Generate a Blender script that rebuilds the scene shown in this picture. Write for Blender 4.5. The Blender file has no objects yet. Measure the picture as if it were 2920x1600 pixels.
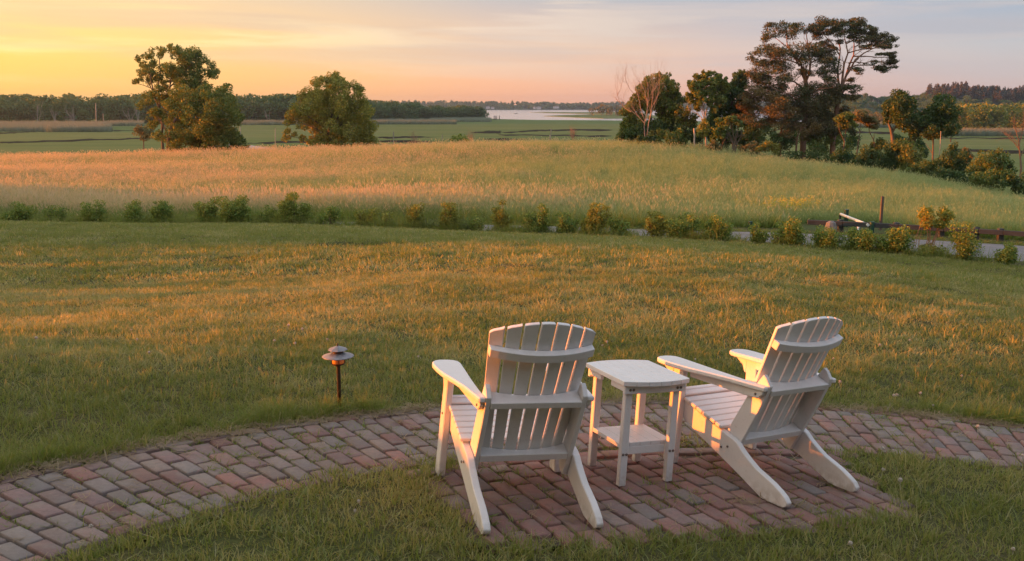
import bpy, bmesh, math, random
import numpy as np
from mathutils import Vector, Matrix
rng = np.random.default_rng(7); random.seed(7)
S = bpy.context.scene
COL = S.collection
R = math.radians

# ------------------------------------------------------------------ camera
EYE = 1.937; PITCH = 0.1829; FPX = 2700.0          # focal length in pixels of the 2920 x 1600 photograph
cam_d = bpy.data.cameras.new('camera'); cam = bpy.data.objects.new('camera', cam_d); COL.objects.link(cam)
cam.location = (0, 0, EYE); cam.rotation_euler = (R(90) - PITCH, 0, 0)
cam_d.sensor_width = 36; cam_d.sensor_fit = 'HORIZONTAL'; cam_d.lens = FPX / 2920 * 36
cam_d.clip_start = 0.05; cam_d.clip_end = 20000
S.camera = cam

# ------------------------------------------------------------------ sun and sky
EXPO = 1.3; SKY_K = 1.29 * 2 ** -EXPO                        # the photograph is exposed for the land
SUN_T = R(3); SUN_EL = R(3.4)                       # sun low on the left, a touch in front
sdir = Vector((-math.cos(SUN_T) * math.cos(SUN_EL), math.sin(SUN_T) * math.cos(SUN_EL), math.sin(SUN_EL)))
sun_d = bpy.data.lights.new('sun', 'SUN'); sun_d.energy = 5.0; sun_d.angle = R(0.6); sun_d.color = (1.0, 0.205, 0.010)
sun = bpy.data.objects.new('sun', sun_d); COL.objects.link(sun); sun.location = (-40, 0, 20)
sun.rotation_euler = sdir.to_track_quat('Z', 'Y').to_euler()

w = bpy.data.worlds.new('World'); S.world = w; w.use_nodes = True
nt = w.node_tree; nt.nodes.clear(); N = nt.nodes; L = nt.links
def nd(t, **k):
    n = N.new(t)
    for a, b in k.items(): setattr(n, a, b)
    return n
def mth(op, a, b=None, c=None, clamp=False):
    n = nd('ShaderNodeMath', operation=op); n.use_clamp = clamp
    for i, x in enumerate((a, b, c)):
        if x is None: continue
        if isinstance(x, (int, float)): n.inputs[i].default_value = x
        else: L.new(x, n.inputs[i])
    return n.outputs[0]
tc = nd('ShaderNodeTexCoord'); sx = nd('ShaderNodeSeparateXYZ'); L.new(tc.outputs['Generated'], sx.inputs[0])
X, Y, Z = sx.outputs
hl = mth('SQRT', mth('ADD', mth('ADD', mth('MULTIPLY', X, X), mth('MULTIPLY', Y, Y)), 1e-6))
cz = mth('DIVIDE', mth('ADD', mth('MULTIPLY', X, -math.cos(SUN_T)), mth('MULTIPLY', Y, math.sin(SUN_T))), hl)
cfac = mth('MULTIPLY_ADD', cz, 0.5, 0.5)
def ramp(fac, stops):
    n = nd('ShaderNodeValToRGB'); e = n.color_ramp.elements
    while len(e) > 1: e.remove(e[0])
    e[0].position = stops[0][0]; e[0].color = (*stops[0][1], 1)
    for p, c in stops[1:]:
        q = e.new(p); q.color = (*c, 1)
    n.color_ramp.interpolation = 'LINEAR'
    L.new(fac, n.inputs[0]); return n.outputs[0]
# colour against the bearing from the sun (0 = opposite, 1 = towards it) at four heights
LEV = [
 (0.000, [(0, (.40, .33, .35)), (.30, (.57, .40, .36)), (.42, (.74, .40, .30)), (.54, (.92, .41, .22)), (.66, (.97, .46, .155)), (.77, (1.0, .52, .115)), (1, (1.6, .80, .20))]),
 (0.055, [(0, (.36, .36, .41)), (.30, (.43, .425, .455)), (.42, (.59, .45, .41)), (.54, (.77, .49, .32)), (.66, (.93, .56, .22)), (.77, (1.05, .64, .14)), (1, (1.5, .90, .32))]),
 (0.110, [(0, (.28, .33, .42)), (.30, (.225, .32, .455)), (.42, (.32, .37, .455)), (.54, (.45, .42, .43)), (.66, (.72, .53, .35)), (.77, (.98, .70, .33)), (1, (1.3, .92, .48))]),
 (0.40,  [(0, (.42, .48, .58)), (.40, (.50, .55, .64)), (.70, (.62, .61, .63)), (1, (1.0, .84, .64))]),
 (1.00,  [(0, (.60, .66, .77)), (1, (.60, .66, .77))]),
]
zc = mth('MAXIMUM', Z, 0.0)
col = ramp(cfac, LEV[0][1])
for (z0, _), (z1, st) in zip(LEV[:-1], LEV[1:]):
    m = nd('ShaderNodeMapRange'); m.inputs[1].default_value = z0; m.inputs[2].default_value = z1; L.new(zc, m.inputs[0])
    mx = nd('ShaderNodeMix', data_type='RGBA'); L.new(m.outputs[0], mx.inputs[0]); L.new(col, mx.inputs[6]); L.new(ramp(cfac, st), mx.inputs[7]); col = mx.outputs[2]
# thin streaks of cloud: long and flat, all round the sky
cv = nd('ShaderNodeCombineXYZ'); L.new(mth('MULTIPLY', X, 3.2), cv.inputs[0]); L.new(mth('MULTIPLY', Y, 3.2), cv.inputs[1]); L.new(mth('MULTIPLY', mth('ADD', Z, mth('MULTIPLY', X, 0.012)), 46), cv.inputs[2])
no = nd('ShaderNodeTexNoise'); no.inputs['Scale'].default_value = 1.0; no.inputs['Detail'].default_value = 5; no.inputs['Roughness'].default_value = .55; no.inputs['Distortion'].default_value = .5
L.new(cv.outputs[0], no.inputs['Vector'])
cm = nd('ShaderNodeMapRange', interpolation_type='SMOOTHSTEP'); cm.inputs[1].default_value = .45; cm.inputs[2].default_value = .62; L.new(no.outputs[0], cm.inputs[0])
zf = nd('ShaderNodeMapRange'); zf.inputs[1].default_value = .015; zf.inputs[2].default_value = .07; L.new(Z, zf.inputs[0])
zg = nd('ShaderNodeMapRange'); zg.inputs[1].default_value = .15; zg.inputs[2].default_value = .6; zg.inputs[3].default_value = 1; zg.inputs[4].default_value = .25; L.new(Z, zg.inputs[0])
cf = mth('MULTIPLY', mth('MULTIPLY', cm.outputs[0], zf.outputs[0]), mth('MULTIPLY', zg.outputs[0], .9))
ccol = ramp(cfac, [(0, (.36, .37, .42)), (.40, (.50, .44, .44)), (.54, (.70, .56, .46)), (.70, (1.05, .74, .32)), (1, (1.6, 1.15, .6))])
mx = nd('ShaderNodeMix', data_type='RGBA'); L.new(cf, mx.inputs[0]); L.new(col, mx.inputs[6]); L.new(ccol, mx.inputs[7]); col = mx.outputs[2]
# second set: greyer, darker bands
no2 = nd('ShaderNodeTexNoise'); no2.inputs['Scale'].default_value = .8; no2.inputs['Detail'].default_value = 4
va = nd('ShaderNodeVectorMath', operation='ADD'); va.inputs[1].default_value = (7.3, 2.1, 4.4); L.new(cv.outputs[0], va.inputs[0]); L.new(va.outputs[0], no2.inputs['Vector'])
cm2 = nd('ShaderNodeMapRange', interpolation_type='SMOOTHSTEP'); cm2.inputs[1].default_value = .45; cm2.inputs[2].default_value = .64; L.new(no2.outputs[0], cm2.inputs[0])
cf2 = mth('MULTIPLY', mth('MULTIPLY', cm2.outputs[0], zf.outputs[0]), mth('MULTIPLY', zg.outputs[0], .75))
ccol2 = ramp(cfac, [(0, (.26, .29, .36)), (.40, (.40, .39, .44)), (.54, (.52, .43, .40)), (.75, (.80, .52, .27)), (1, (1.1, .7, .35))])
mx = nd('ShaderNodeMix', data_type='RGBA'); L.new(cf2, mx.inputs[0]); L.new(col, mx.inputs[6]); L.new(ccol2, mx.inputs[7]); col = mx.outputs[2]
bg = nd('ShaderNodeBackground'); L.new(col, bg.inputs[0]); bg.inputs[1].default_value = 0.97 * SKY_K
sky = nd('ShaderNodeTexSky', sky_type='NISHITA'); sky.sun_disc = False; sky.sun_elevation = SUN_EL; sky.sun_rotation = math.atan2(sdir.x, sdir.y)
bg2 = nd('ShaderNodeBackground'); L.new(sky.outputs[0], bg2.inputs[0]); bg2.inputs[1].default_value = 0.05 * SKY_K * 0.4
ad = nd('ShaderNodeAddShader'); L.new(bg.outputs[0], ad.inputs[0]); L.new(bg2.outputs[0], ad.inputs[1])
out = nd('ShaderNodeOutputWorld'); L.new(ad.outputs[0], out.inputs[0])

vs = S.view_settings
vs.view_transform = 'Standard'; vs.look = 'None'; vs.gamma = 1; vs.exposure = EXPO; vs.use_curve_mapping = False
S.render.engine = 'CYCLES'
cy = S.cycles; cy.use_denoising = True; cy.max_bounces = 6; cy.diffuse_bounces = 3; cy.glossy_bounces = 3; cy.transmission_bounces = 4; cy.volume_bounces = 0
cy.use_adaptive_sampling = True; cy.adaptive_threshold = 0.012

# ------------------------------------------------------------------ helpers
def ray(u, v):
    a = (u - 1460) / FPX; b = (800 - v) / FPX; c, s = math.cos(PITCH), math.sin(PITCH)
    return np.array([a, c + b * s, -s + b * c])
def at(u, v, Yd):                                   # the point at forward distance Yd seen along a sight line
    d = ray(u, v); return d * (Yd / d[1]) + np.array([0, 0, EYE])
K = 2920 / 2576
def tag(o, label=None, cat=None, group=None, kind=None):
    if label: o['label'] = label
    if cat: o['category'] = cat
    if group: o['group'] = group
    if kind: o['kind'] = kind
    return o
def link(o, parent=None):
    COL.objects.link(o)
    if parent is not None: o.parent = parent
    return o
def empty(name, loc, label, cat, group=None, rz=0):
    o = bpy.data.objects.new(name, None); o.location = loc; o.rotation_euler = (0, 0, rz); o.empty_display_size = .2
    return tag(link(o), label, cat, group)
def mesh_np(name, v, f, mat=None, parent=None, smooth=False, attrs=None, lk=True):
    """v (n,3); f: list of (m,k) int arrays"""
    v = np.asarray(v, np.float32); me = bpy.data.meshes.new(name)
    fs = [np.asarray(x, np.int32) for x in f if len(x)]
    me.vertices.add(len(v)); me.vertices.foreach_set('co', v.ravel())
    nl = sum(x.size for x in fs); npoly = sum(len(x) for x in fs)
    me.loops.add(nl); me.polygons.add(npoly)
    me.loops.foreach_set('vertex_index', np.concatenate([x.ravel() for x in fs]))
    tot = np.concatenate([np.full(len(x), x.shape[1], np.int32) for x in fs]); st = np.concatenate([[0], np.cumsum(tot)[:-1]]).astype(np.int32)
    me.polygons.foreach_set('loop_start', st); me.polygons.foreach_set('loop_total', tot)
    if smooth: me.polygons.foreach_set('use_smooth', np.ones(npoly, bool))
    for nm, (dom, typ, dat) in (attrs or {}).items():
        a = me.attributes.new(nm, typ, dom); dat = np.asarray(dat, np.float32)
        a.data.foreach_set({'FLOAT': 'value', 'FLOAT_VECTOR': 'vector', 'FLOAT_COLOR': 'color'}[typ], dat.ravel())
    me.update(calc_edges=True)
    if mat: me.materials.append(mat)
    o = bpy.data.objects.new(name, me)
    return link(o, parent) if lk else o
def bm_obj(name, bm, mat, parent=None, smooth=False):
    me = bpy.data.meshes.new(name); bm.normal_update(); bm.to_mesh(me); bm.free()
    if smooth: me.polygons.foreach_set('use_smooth', np.ones(len(me.polygons), bool))
    me.materials.append(mat)
    return link(bpy.data.objects.new(name, me), parent)
def bevel(bm, w, seg=1):
    if w: bmesh.ops.bevel(bm, geom=list(bm.edges), offset=w, segments=seg, affect='EDGES', profile=.5, clamp_overlap=True)
def prism(poly, a0, a1, axis='x', bev=.003):
    """extrude a 2-D outline along an axis: x -> outline in (y,z); z -> outline in (x,y); y -> outline in (x,z)"""
    bm = bmesh.new()
    def P(p, a): return {'x': (a, p[0], p[1]), 'z': (p[0], p[1], a), 'y': (p[0], a, p[1])}[axis]
    va = [bm.verts.new(P(p, a0)) for p in poly]; vb = [bm.verts.new(P(p, a1)) for p in poly]
    n = len(poly)
    bm.faces.new(va[::-1]); bm.faces.new(vb)
    for i in range(n): bm.faces.new((va[i], va[(i + 1) % n], vb[(i + 1) % n], vb[i]))
    bmesh.ops.recalc_face_normals(bm, faces=bm.faces[:])
    bevel(bm, bev); return bm
def box(x0, x1, y0, y1, z0, z1, bev=.003):
    return prism([(x0, y0), (x1, y0), (x1, y1), (x0, y1)], z0, z1, 'z', bev)
def hexa(p, bev=.003):                               # eight corners: bottom ring then top ring
    bm = bmesh.new(); v = [bm.verts.new(q) for q in p]
    for f in ((3, 2, 1, 0), (4, 5, 6, 7), (0, 1, 5, 4), (1, 2, 6, 5), (2, 3, 7, 6), (3, 0, 4, 7)): bm.faces.new([v[i] for i in f])
    bmesh.ops.recalc_face_normals(bm, faces=bm.faces[:]); bevel(bm, bev); return bm
def lathe(prof, n=24):
    bm = bmesh.new(); rings = []
    for r, z in prof: rings.append([bm.verts.new((max(r, 1e-4) * math.cos(2 * math.pi * i / n), max(r, 1e-4) * math.sin(2 * math.pi * i / n), z)) for i in range(n)])
    for a, b in zip(rings[:-1], rings[1:]):
        for i in range(n): bm.faces.new((a[i], a[(i + 1) % n], b[(i + 1) % n], b[i]))
    bm.faces.new(rings[0][::-1]); bm.faces.new(rings[-1]); return bm
def tubes(lines, sides=6):
    """lines: list of (points (k,3), radii (k)) -> verts, quads of tapered limbs"""
    V = []; F = []; base = 0
    ang = np.arange(sides) * 2 * math.pi / sides
    for P, r in lines:
        P = np.asarray(P, float); r = np.asarray(r, float); k = len(P)
        T = np.gradient(P, axis=0); T /= np.linalg.norm(T, axis=1, keepdims=True) + 1e-9
        ref = np.array([0.3, 1.0, 0.1]); A = np.cross(T, ref); A /= np.linalg.norm(A, axis=1, keepdims=True) + 1e-9; B = np.cross(T, A)
        ring = P[:, None] + r[:, None, None] * (np.cos(ang)[None, :, None] * A[:, None] + np.sin(ang)[None, :, None] * B[:, None])
        V.append(ring.reshape(-1, 3))
        i = np.arange(k - 1)[:, None] * sides; j = np.arange(sides)[None]; j2 = (j + 1) % sides
        F.append(np.stack([i + j, i + j2, i + sides + j2, i + sides + j], -1).reshape(-1, 4) + base); base += k * sides
    return np.concatenate(V), [np.concatenate(F)]
def resample(P, n):
    P = np.asarray(P, float); d = np.concatenate([[0], np.cumsum(np.linalg.norm(np.diff(P, axis=0), axis=1))]); t = np.linspace(0, d[-1], n)
    return np.stack([np.interp(t, d, P[:, i]) for i in range(3)], 1)

# ------------------------------------------------------------------ materials
def mat(name, build):
    m = bpy.data.materials.new(name); m.use_nodes = True; t = m.node_tree; t.nodes.clear()
    class G: pass
    g = G(); g.t = t
    def n(ty, inp=None, **k):
        q = t.nodes.new(ty)
        for a, b in k.items(): setattr(q, a, b)
        for a, b in (inp or {}).items():
            if isinstance(b, bpy.types.NodeSocket): t.links.new(b, q.inputs[a])
            else: q.inputs[a].default_value = b
        return q
    g.n = n
    def noise(scale, detail=4, vec=None, rough=.5, dist=0):
        q = n('ShaderNodeTexNoise', {'Scale': scale, 'Detail': detail, 'Roughness': rough, 'Distortion': dist})
        if vec is not None: t.links.new(vec, q.inputs['Vector'])
        return q.outputs[0]
    g.noise = noise
    def rng_(x, a, b, c=0, d=1, smooth=False):
        return n('ShaderNodeMapRange', {0: x, 1: a, 2: b, 3: c, 4: d}, interpolation_type='SMOOTHSTEP' if smooth else 'LINEAR').outputs[0]
    g.rng = rng_
    def mix(f, a, b, bt='MIX'):
        q = n('ShaderNodeMix', data_type='RGBA', blend_type=bt)
        for i, x in ((0, f), (6, a), (7, b)):
            if isinstance(x, bpy.types.NodeSocket): t.links.new(x, q.inputs[i])
            elif i == 0: q.inputs[0].default_value = x
            else: q.inputs[i].default_value = (*x, 1)
        return q.outputs[2]
    g.mix = mix
    def math_(op, a, b=0.0):
        return n('ShaderNodeMath', {0: a, 1: b}, operation=op).outputs[0]
    g.math = math_
    g.pos = lambda: n('ShaderNodeNewGeometry').outputs['Position']
    g.obj = lambda: n('ShaderNodeTexCoord').outputs['Object']
    g.rand = lambda: n('ShaderNodeObjectInfo').outputs['Random']
    def scalev(vec, s): return n('ShaderNodeVectorMath', {0: vec, 1: s}, operation='MULTIPLY').outputs[0]
    g.scalev = scalev
    def principled(colr, rough=.6, metallic=0, spec=.5, bump=None, bstr=.3, bdist=.01, **kw):
        q = n('ShaderNodeBsdfPrincipled')
        for a, b in (('Base Color', colr), ('Roughness', rough), ('Metallic', metallic), ('Specular IOR Level', spec)):
            if isinstance(b, bpy.types.NodeSocket): t.links.new(b, q.inputs[a])
            else: q.inputs[a].default_value = (*b, 1) if isinstance(b, tuple) else b
        for a, b in kw.items(): q.inputs[a.replace('_', ' ')].default_value = b
        if bump is not None:
            bp = n('ShaderNodeBump', {'Height': bump, 'Strength': bstr, 'Distance': bdist}); t.links.new(bp.outputs[0], q.inputs['Normal'])
        return q.outputs[0]
    g.principled = principled
    def leafsh(colr, trans=.35, gloss=.0, tint=(1, 1, .6)):
        d = n('ShaderNodeBsdfDiffuse'); tr = n('ShaderNodeBsdfTranslucent'); t.links.new(colr, d.inputs[0])
        t.links.new(mix(1.0, colr, tint, 'MULTIPLY'), tr.inputs[0])
        ms = n('ShaderNodeMixShader', {0: trans}); t.links.new(d.outputs[0], ms.inputs[1]); t.links.new(tr.outputs[0], ms.inputs[2]); o_ = ms.outputs[0]
        if gloss:
            gl = n('ShaderNodeBsdfGlossy', {'Roughness': .45}); gl.inputs[0].default_value = (1, 1, 1, 1)
            m2 = n('ShaderNodeMixShader', {0: gloss}); t.links.new(o_, m2.inputs[1]); t.links.new(gl.outputs[0], m2.inputs[2]); o_ = m2.outputs[0]
        return o_
    g.leafsh = leafsh
    sh = build(g); o_ = n('ShaderNodeOutputMaterial'); t.links.new(sh, o_.inputs[0]); return m

def leaf_mat(name, c1, c2, c3, patch=.7, trans=.3, gain=1.45):
    c1, c2, c3 = (tuple(min(.6, q * gain) for q in c) for c in (c1, c2, c3))
    """leaf colour from a per-leaf random and slow patches: real differences between leaves"""
    def b(g):
        r = g.n('ShaderNodeAttribute', attribute_name='rnd').outputs['Fac']
        p = g.rng(g.noise(patch, 3, g.pos()), .38, .62)
        return g.leafsh(g.mix(g.rng(r, .55, 1), g.mix(p, c1, c2), c3), trans, .02)
    return mat(name, b)
def flat_noise(name, c1, c2, scale, rough=.8, bump=0, bscale=None, bdist=.01, objspace=True, stretch=(1, 1, 1), spec=.4):
    def b(g):
        v = g.scalev(g.obj() if objspace else g.pos(), stretch)
        c = g.mix(g.rng(g.noise(scale, 5, v), .3, .7), c1, c2)
        return g.principled(c, rough, spec=spec, bump=g.noise(bscale or scale * 3, 6, v) if bump else None, bstr=bump, bdist=bdist)
    return mat(name, b)

def grass_mat(name, green, green2, dry, dryness=.5, scale=.9, trans=.3, root=None):
    """blades: tint per tuft, patches over the ground, paler tips"""
    def b(g):
        tint = g.n('ShaderNodeAttribute', attribute_name='tint', attribute_type='INSTANCER').outputs['Fac']
        h = g.n('ShaderNodeAttribute', attribute_name='hgt').outputs['Fac']
        r = g.n('ShaderNodeAttribute', attribute_name='rnd').outputs['Fac']
        c = g.mix(g.rng(r, .0, .8), green, green2)
        pp = g.rng(g.noise(scale, 4, g.pos(), .6), .40, .66, smooth=True)
        amt = g.math('ADD', g.math('MULTIPLY', tint, .75), g.math('MULTIPLY', pp, .35))
        isdry = g.rng(g.math('ADD', amt, g.math('MULTIPLY', r, .9)), .75, .98)
        c = g.mix(g.math('MULTIPLY', isdry, dryness), c, dry)
        c = g.mix(g.math('MULTIPLY', g.rng(h, .5, 1), .2), c, dry)
        c = g.mix(1.0, c, g.n('ShaderNodeCombineColor', {0: g.rng(r, 0, 1, 1.15, .70), 1: g.rng(r, 0, 1, 1.15, .70), 2: g.rng(r, 0, 1, 1.15, .70)}).outputs[0], 'MULTIPLY')
        return g.leafsh(c, trans, .03, (1, 1, .55))
    return mat(name, b)

M = {}
def white_m(g):
    v = g.obj(); a = g.rng(g.noise(5, 5, v, .6), .35, .7); b = g.rng(g.noise(60, 4, v, .7), .56, .74); z = g.n('ShaderNodeSeparateXYZ', {0: v}).outputs[2]
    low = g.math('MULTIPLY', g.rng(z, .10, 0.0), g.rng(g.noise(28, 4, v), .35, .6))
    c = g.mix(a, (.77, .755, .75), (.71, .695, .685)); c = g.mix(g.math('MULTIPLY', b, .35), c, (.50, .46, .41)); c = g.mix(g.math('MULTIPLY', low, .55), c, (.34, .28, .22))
    return g.principled(c, .45, spec=.4, bump=g.noise(90, 4, g.scalev(v, (1, .25, .25))), bstr=.15, bdist=.0012)
M['white'] = mat('white_board', white_m)
M['screw'] = mat('bolt_metal', lambda g: g.principled((.22, .19, .17), .35, 1.0))
M['bronze'] = flat_noise('weathered_bronze', (.055, .038, .03), (.09, .065, .05), 30, .45, .2, 90, .001)
M['copper_grey'] = flat_noise('weathered_copper', (.17, .17, .19), (.28, .28, .30), 40, .38, .3, 70, .001)
M['bark'] = flat_noise('bark', (.10, .075, .055), (.19, .15, .115), 6, .9, .6, 12, .03, stretch=(1, 1, .25))
M['bark_pale'] = flat_noise('pale_bark', (.40, .33, .28), (.56, .48, .42), 5, .85, .4, 12, .02, stretch=(1, 1, .3))
M['bark_pine'] = flat_noise('pine_bark', (.19, .10, .065), (.32, .19, .13), 5, .9, .6, 10, .03, stretch=(1, 1, .4))
M['bark_grey'] = flat_noise('grey_bark', (.20, .185, .165), (.30, .28, .25), 5, .9)
M['twig'] = flat_noise('twig', (.16, .115, .085), (.25, .185, .135), 12, .9)
M['greypost'] = flat_noise('grey_wood', (.30, .27, .23), (.42, .39, .34), 8, .85, .4, 30, .004, stretch=(1, 1, .15))
M['rail'] = flat_noise('dark_timber', (.04, .042, .042), (.075, .078, .078), 6, .85, .4, 20, .004, stretch=(.15, 1, 1))
M['green_paint'] = flat_noise('green_paint', (.012, .055, .035), (.018, .075, .05), 8, .45, .1, 40, .001)
M['pale_paint'] = flat_noise('pale_paint', (.62, .66, .64), (.70, .74, .72), 8, .45, .1, 40, .001)
M['soil'] = flat_noise('soil', (.07, .055, .042), (.12, .095, .07), 20, .95, .5, 80, .01)
M['asphalt'] = flat_noise('asphalt', (.17, .165, .17), (.23, .22, .225), 1.4, .85, .4, 60, .006, objspace=False)
M['gravel'] = flat_noise('gravel', (.30, .27, .25), (.42, .39, .36), .4, .9, .3, 8, .02, objspace=False)
M['mud'] = flat_noise('mud', (.03, .032, .026), (.05, .05, .038), .3, 1.0, objspace=False, spec=0.0)
# ------------------------------------------------------------------ the lie of the land
GX, GY = -0.05835, -0.0432
MARSH = -10.0
def plane(x, y): return GX * x + GY * (y - 5)
cp = []
for y in (-6, 0, 4, 6.3):
    for x in (-5, 0, 5, 9): cp.append((x, y, plane(x, y)))
for x, y, z in [(-10, 0, .68), (-10, 5, .50), (-18, 3, .85), (-28, 1, 1.15), (-45, -2, 1.0), (-5, 8.4, -.13), (0, 8.4, -.18), (5, 8.4, -.29), (9, 8.4, -.5), (-10, 8.4, -.20), (-22, 7.5, -.15), (-40, 8, -.2), (18, 2, -.95), (30, 0, -1.7),
                (-24, 12, -.9), (-42, 14, -.6), (-12, 11, -.66), (-6, 11, -.54), (0, 11, -.37), (5, 11, -.45), (10, 11.5, -.88), (26, 12, -2.0),
                (-12, 18, -1.12), (-6, 18, -1.02), (0, 18, -.88), (5, 18, -1.03), (11, 18, -1.60), (26, 16, -2.8),
                (-28, 20, -.9), (-45, 24, -.9), (-60, 34, -1.2), (-48, 40, -1.6), (-32, 35, -1.2), (-14, 26, -1.55), (-5, 26, -1.62), (4, 26, -1.92), (12, 26, -2.72), (24, 24, -3.9)]:
    cp.append((x, y, z))
def cpx(u, v, Yd, dz=0): q = at(u, v, Yd); cp.append((q[0], q[1], q[2] + dz))
EDGE = [(0, 638, 38), (730, 643, 37), (1460, 668, 35), (2190, 700, 33), (2920, 762, 31)]     # far edge of the lawn
for u, v, Yd in EDGE: cpx(u, v, Yd)
ROADN = [(0, 643, 40.5), (730, 647, 39.5), (1460, 664, 37.5), (2190, 694, 35.5), (2920, 746, 33.6)]
ROADF = [(0, 627, 44.5), (730, 630, 43.5), (1460, 643, 41.5), (2190, 664, 39.5), (2920, 700, 38)]
for u, v, Yd in ROADN + ROADF: cpx(u, v, Yd)
for u, v, Yd in [(0, 597, 51), (1460, 600, 50), (2190, 615, 49), (2920, 640, 48),
                 (0, 512, 80), (730, 494, 80), (1460, 472, 80), (2190, 490, 80), (2560, 528, 72), (2920, 585, 70)]: cpx(u, v, Yd)
CREST = [(-500, 462, 126), (0, 453, 125), (730, 436, 122), (1100, 424, 120), (1460, 410, 118), (1750, 405, 116), (1980, 414, 111), (2190, 442, 105), (2500, 490, 95), (2920, 546, 88)]
for u, v, Yd in CREST:
    cpx(u, v, Yd, -.75); q = at(u, v, Yd)
    cp.append((q[0] * 1.12, q[1] + 14, q[2] - .75 - 1.6)); cp.append((q[0] * 1.3, q[1] + 34, q[2] - 5.2)); cp.append((q[0] * 1.5, q[1] + 62, min(q[2] - 9, -11.5)))
for x, y, z in [(-70, 45, -.5), (-75, 60, -2.8), (-90, 85, -4.6), (-150, 60, -3), (-170, 110, -7), (60, 45, -6.6), (62, 62, -8.2), (95, 60, -11), (100, 100, -13), (90, 30, -6), (70, 10, -4.2), (-90, 5, .6), (-100, 30, -1)]: cp.append((x, y, z))
cp = np.array(cp)
def _U(r2): return r2 * np.log(r2 + 1e-9)
def _fit(reg=1.0):
    n = len(cp); d2 = ((cp[:, None, :2] - cp[None, :, :2]) ** 2).sum(-1); A = np.zeros((n + 3, n + 3)); A[:n, :n] = _U(d2) + reg * np.eye(n)
    A[:n, n] = 1; A[:n, n + 1:] = cp[:, :2]; A[n, :n] = 1; A[n + 1:, :n] = cp[:, :2].T
    return np.linalg.solve(A, np.concatenate([cp[:, 2], np.zeros(3)]))
_W = _fit()
_ph = np.random.default_rng(3).uniform(0, 6.28, (8, 2)); 
_br = np.random.default_rng(12); _bl = _br.uniform(.65, 2.4, 9); _ba = _br.normal(0, .75, 9)
_bk = np.column_stack([6.283 / _bl * np.cos(_ba), 6.283 / _bl * np.sin(_ba), _br.uniform(0, 6.28, 9), .0068 * _bl / 1.3])   # uneven turf: low hummocks a stride or two across
def H(x, y):
    x = np.asarray(x, float); y = np.asarray(y, float); sh = np.broadcast(x, y).shape; x = np.broadcast_to(x, sh).ravel(); y = np.broadcast_to(y, sh).ravel()
    z = np.empty(len(x)); n = len(cp)
    for i in range(0, len(x), 40000):
        X_, Y_ = x[i:i + 40000], y[i:i + 40000]
        z[i:i + 40000] = _U((X_[:, None] - cp[None, :, 0]) ** 2 + (Y_[:, None] - cp[None, :, 1]) ** 2) @ _W[:n] + _W[n] + _W[n + 1] * X_ + _W[n + 2] * Y_
    # near the bricks the ground is the same even slope as they are
    k = np.clip(1 - (np.hypot((x - .3) / 1.5, (y - 5) * np.where(y > 5, 1.45, 1.0)) - 2.75) / 1.6, 0, 1); k = k * k * (3 - 2 * k)
    z = z * (1 - k) + plane(x, y) * k
    # gentle rolls in the turf and field
    a = np.clip((y - 7) / 6, 0, 1)
    z = z + a * (.016 * np.sin(1.15 * y + .25 * x + _ph[0, 0]) + .014 * np.sin(.7 * y - .45 * x + _ph[1, 0]) + .010 * np.sin(2.1 * y + .12 * x + _ph[2, 0]))
    k2 = np.clip((y - 6.2) / 1.2, 0, 1) * np.clip((20 - y) / 3.0, 0, 1); m_ = np.zeros_like(z)
    for i in range(9): m_ = m_ + np.sin((x * _bk[i, 0] + y * _bk[i, 1]) + _bk[i, 2] + .6 * np.sin(.9 * x + 1.3 * y + i)) * _bk[i, 3]
    z = z + k2 * m_ * (.75 + .5 * np.sin(.35 * x + .5 * y))
    b = np.clip((y - 44) / 10, 0, 1)
    z = z + b * (.13 * np.sin(.19 * y + .07 * x + _ph[3, 0]) + .10 * np.sin(.11 * x - .23 * y + _ph[4, 0]))
    # hollow in the lawn
    z = z - .5 * np.exp(-(((x - HOL[0]) / 1.15) ** 2 + ((y - HOL[1]) / .7) ** 2) ** 2)
    return z.reshape(sh)
HOL = (0.0, -99.0)
def Hs(x, y): return float(H(np.array([x]), np.array([y]))[0])
def hit(u, v, y0=3.0, y1=2000.0):                    # where a sight line meets the ground
    d = ray(u, v); ys = np.geomspace(y0, y1, 1500); t = ys / d[1]; p = np.array([0, 0, EYE])[None] + t[:, None] * d[None]
    g = np.maximum(H(p[:, 0], p[:, 1]), MARSH); k = np.argmax(p[:, 2] <= g)
    return p[k] * np.array([1, 1, 0]) + np.array([0, 0, g[k]])
HOL = tuple(hit(1024, 697, 12, 40)[:2])
def curve(pts):
    q = np.array([at(*p) for p in pts]); return np.polyfit(q[:, 0], q[:, 1], 2)
_ce, _cn, _cf = curve(EDGE), curve(ROADN), curve(ROADF)
def flat_ext(c):
    def f(x):
        x = np.asarray(x, float); xc = np.clip(x, -22, 22); s = 2 * c[0] * xc + c[1]
        return np.polyval(c, xc) + s * (x - xc)
    return f
y_edge, y_rn, y_rf = flat_ext(_ce), flat_ext(_cn), flat_ext(_cf)

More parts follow.
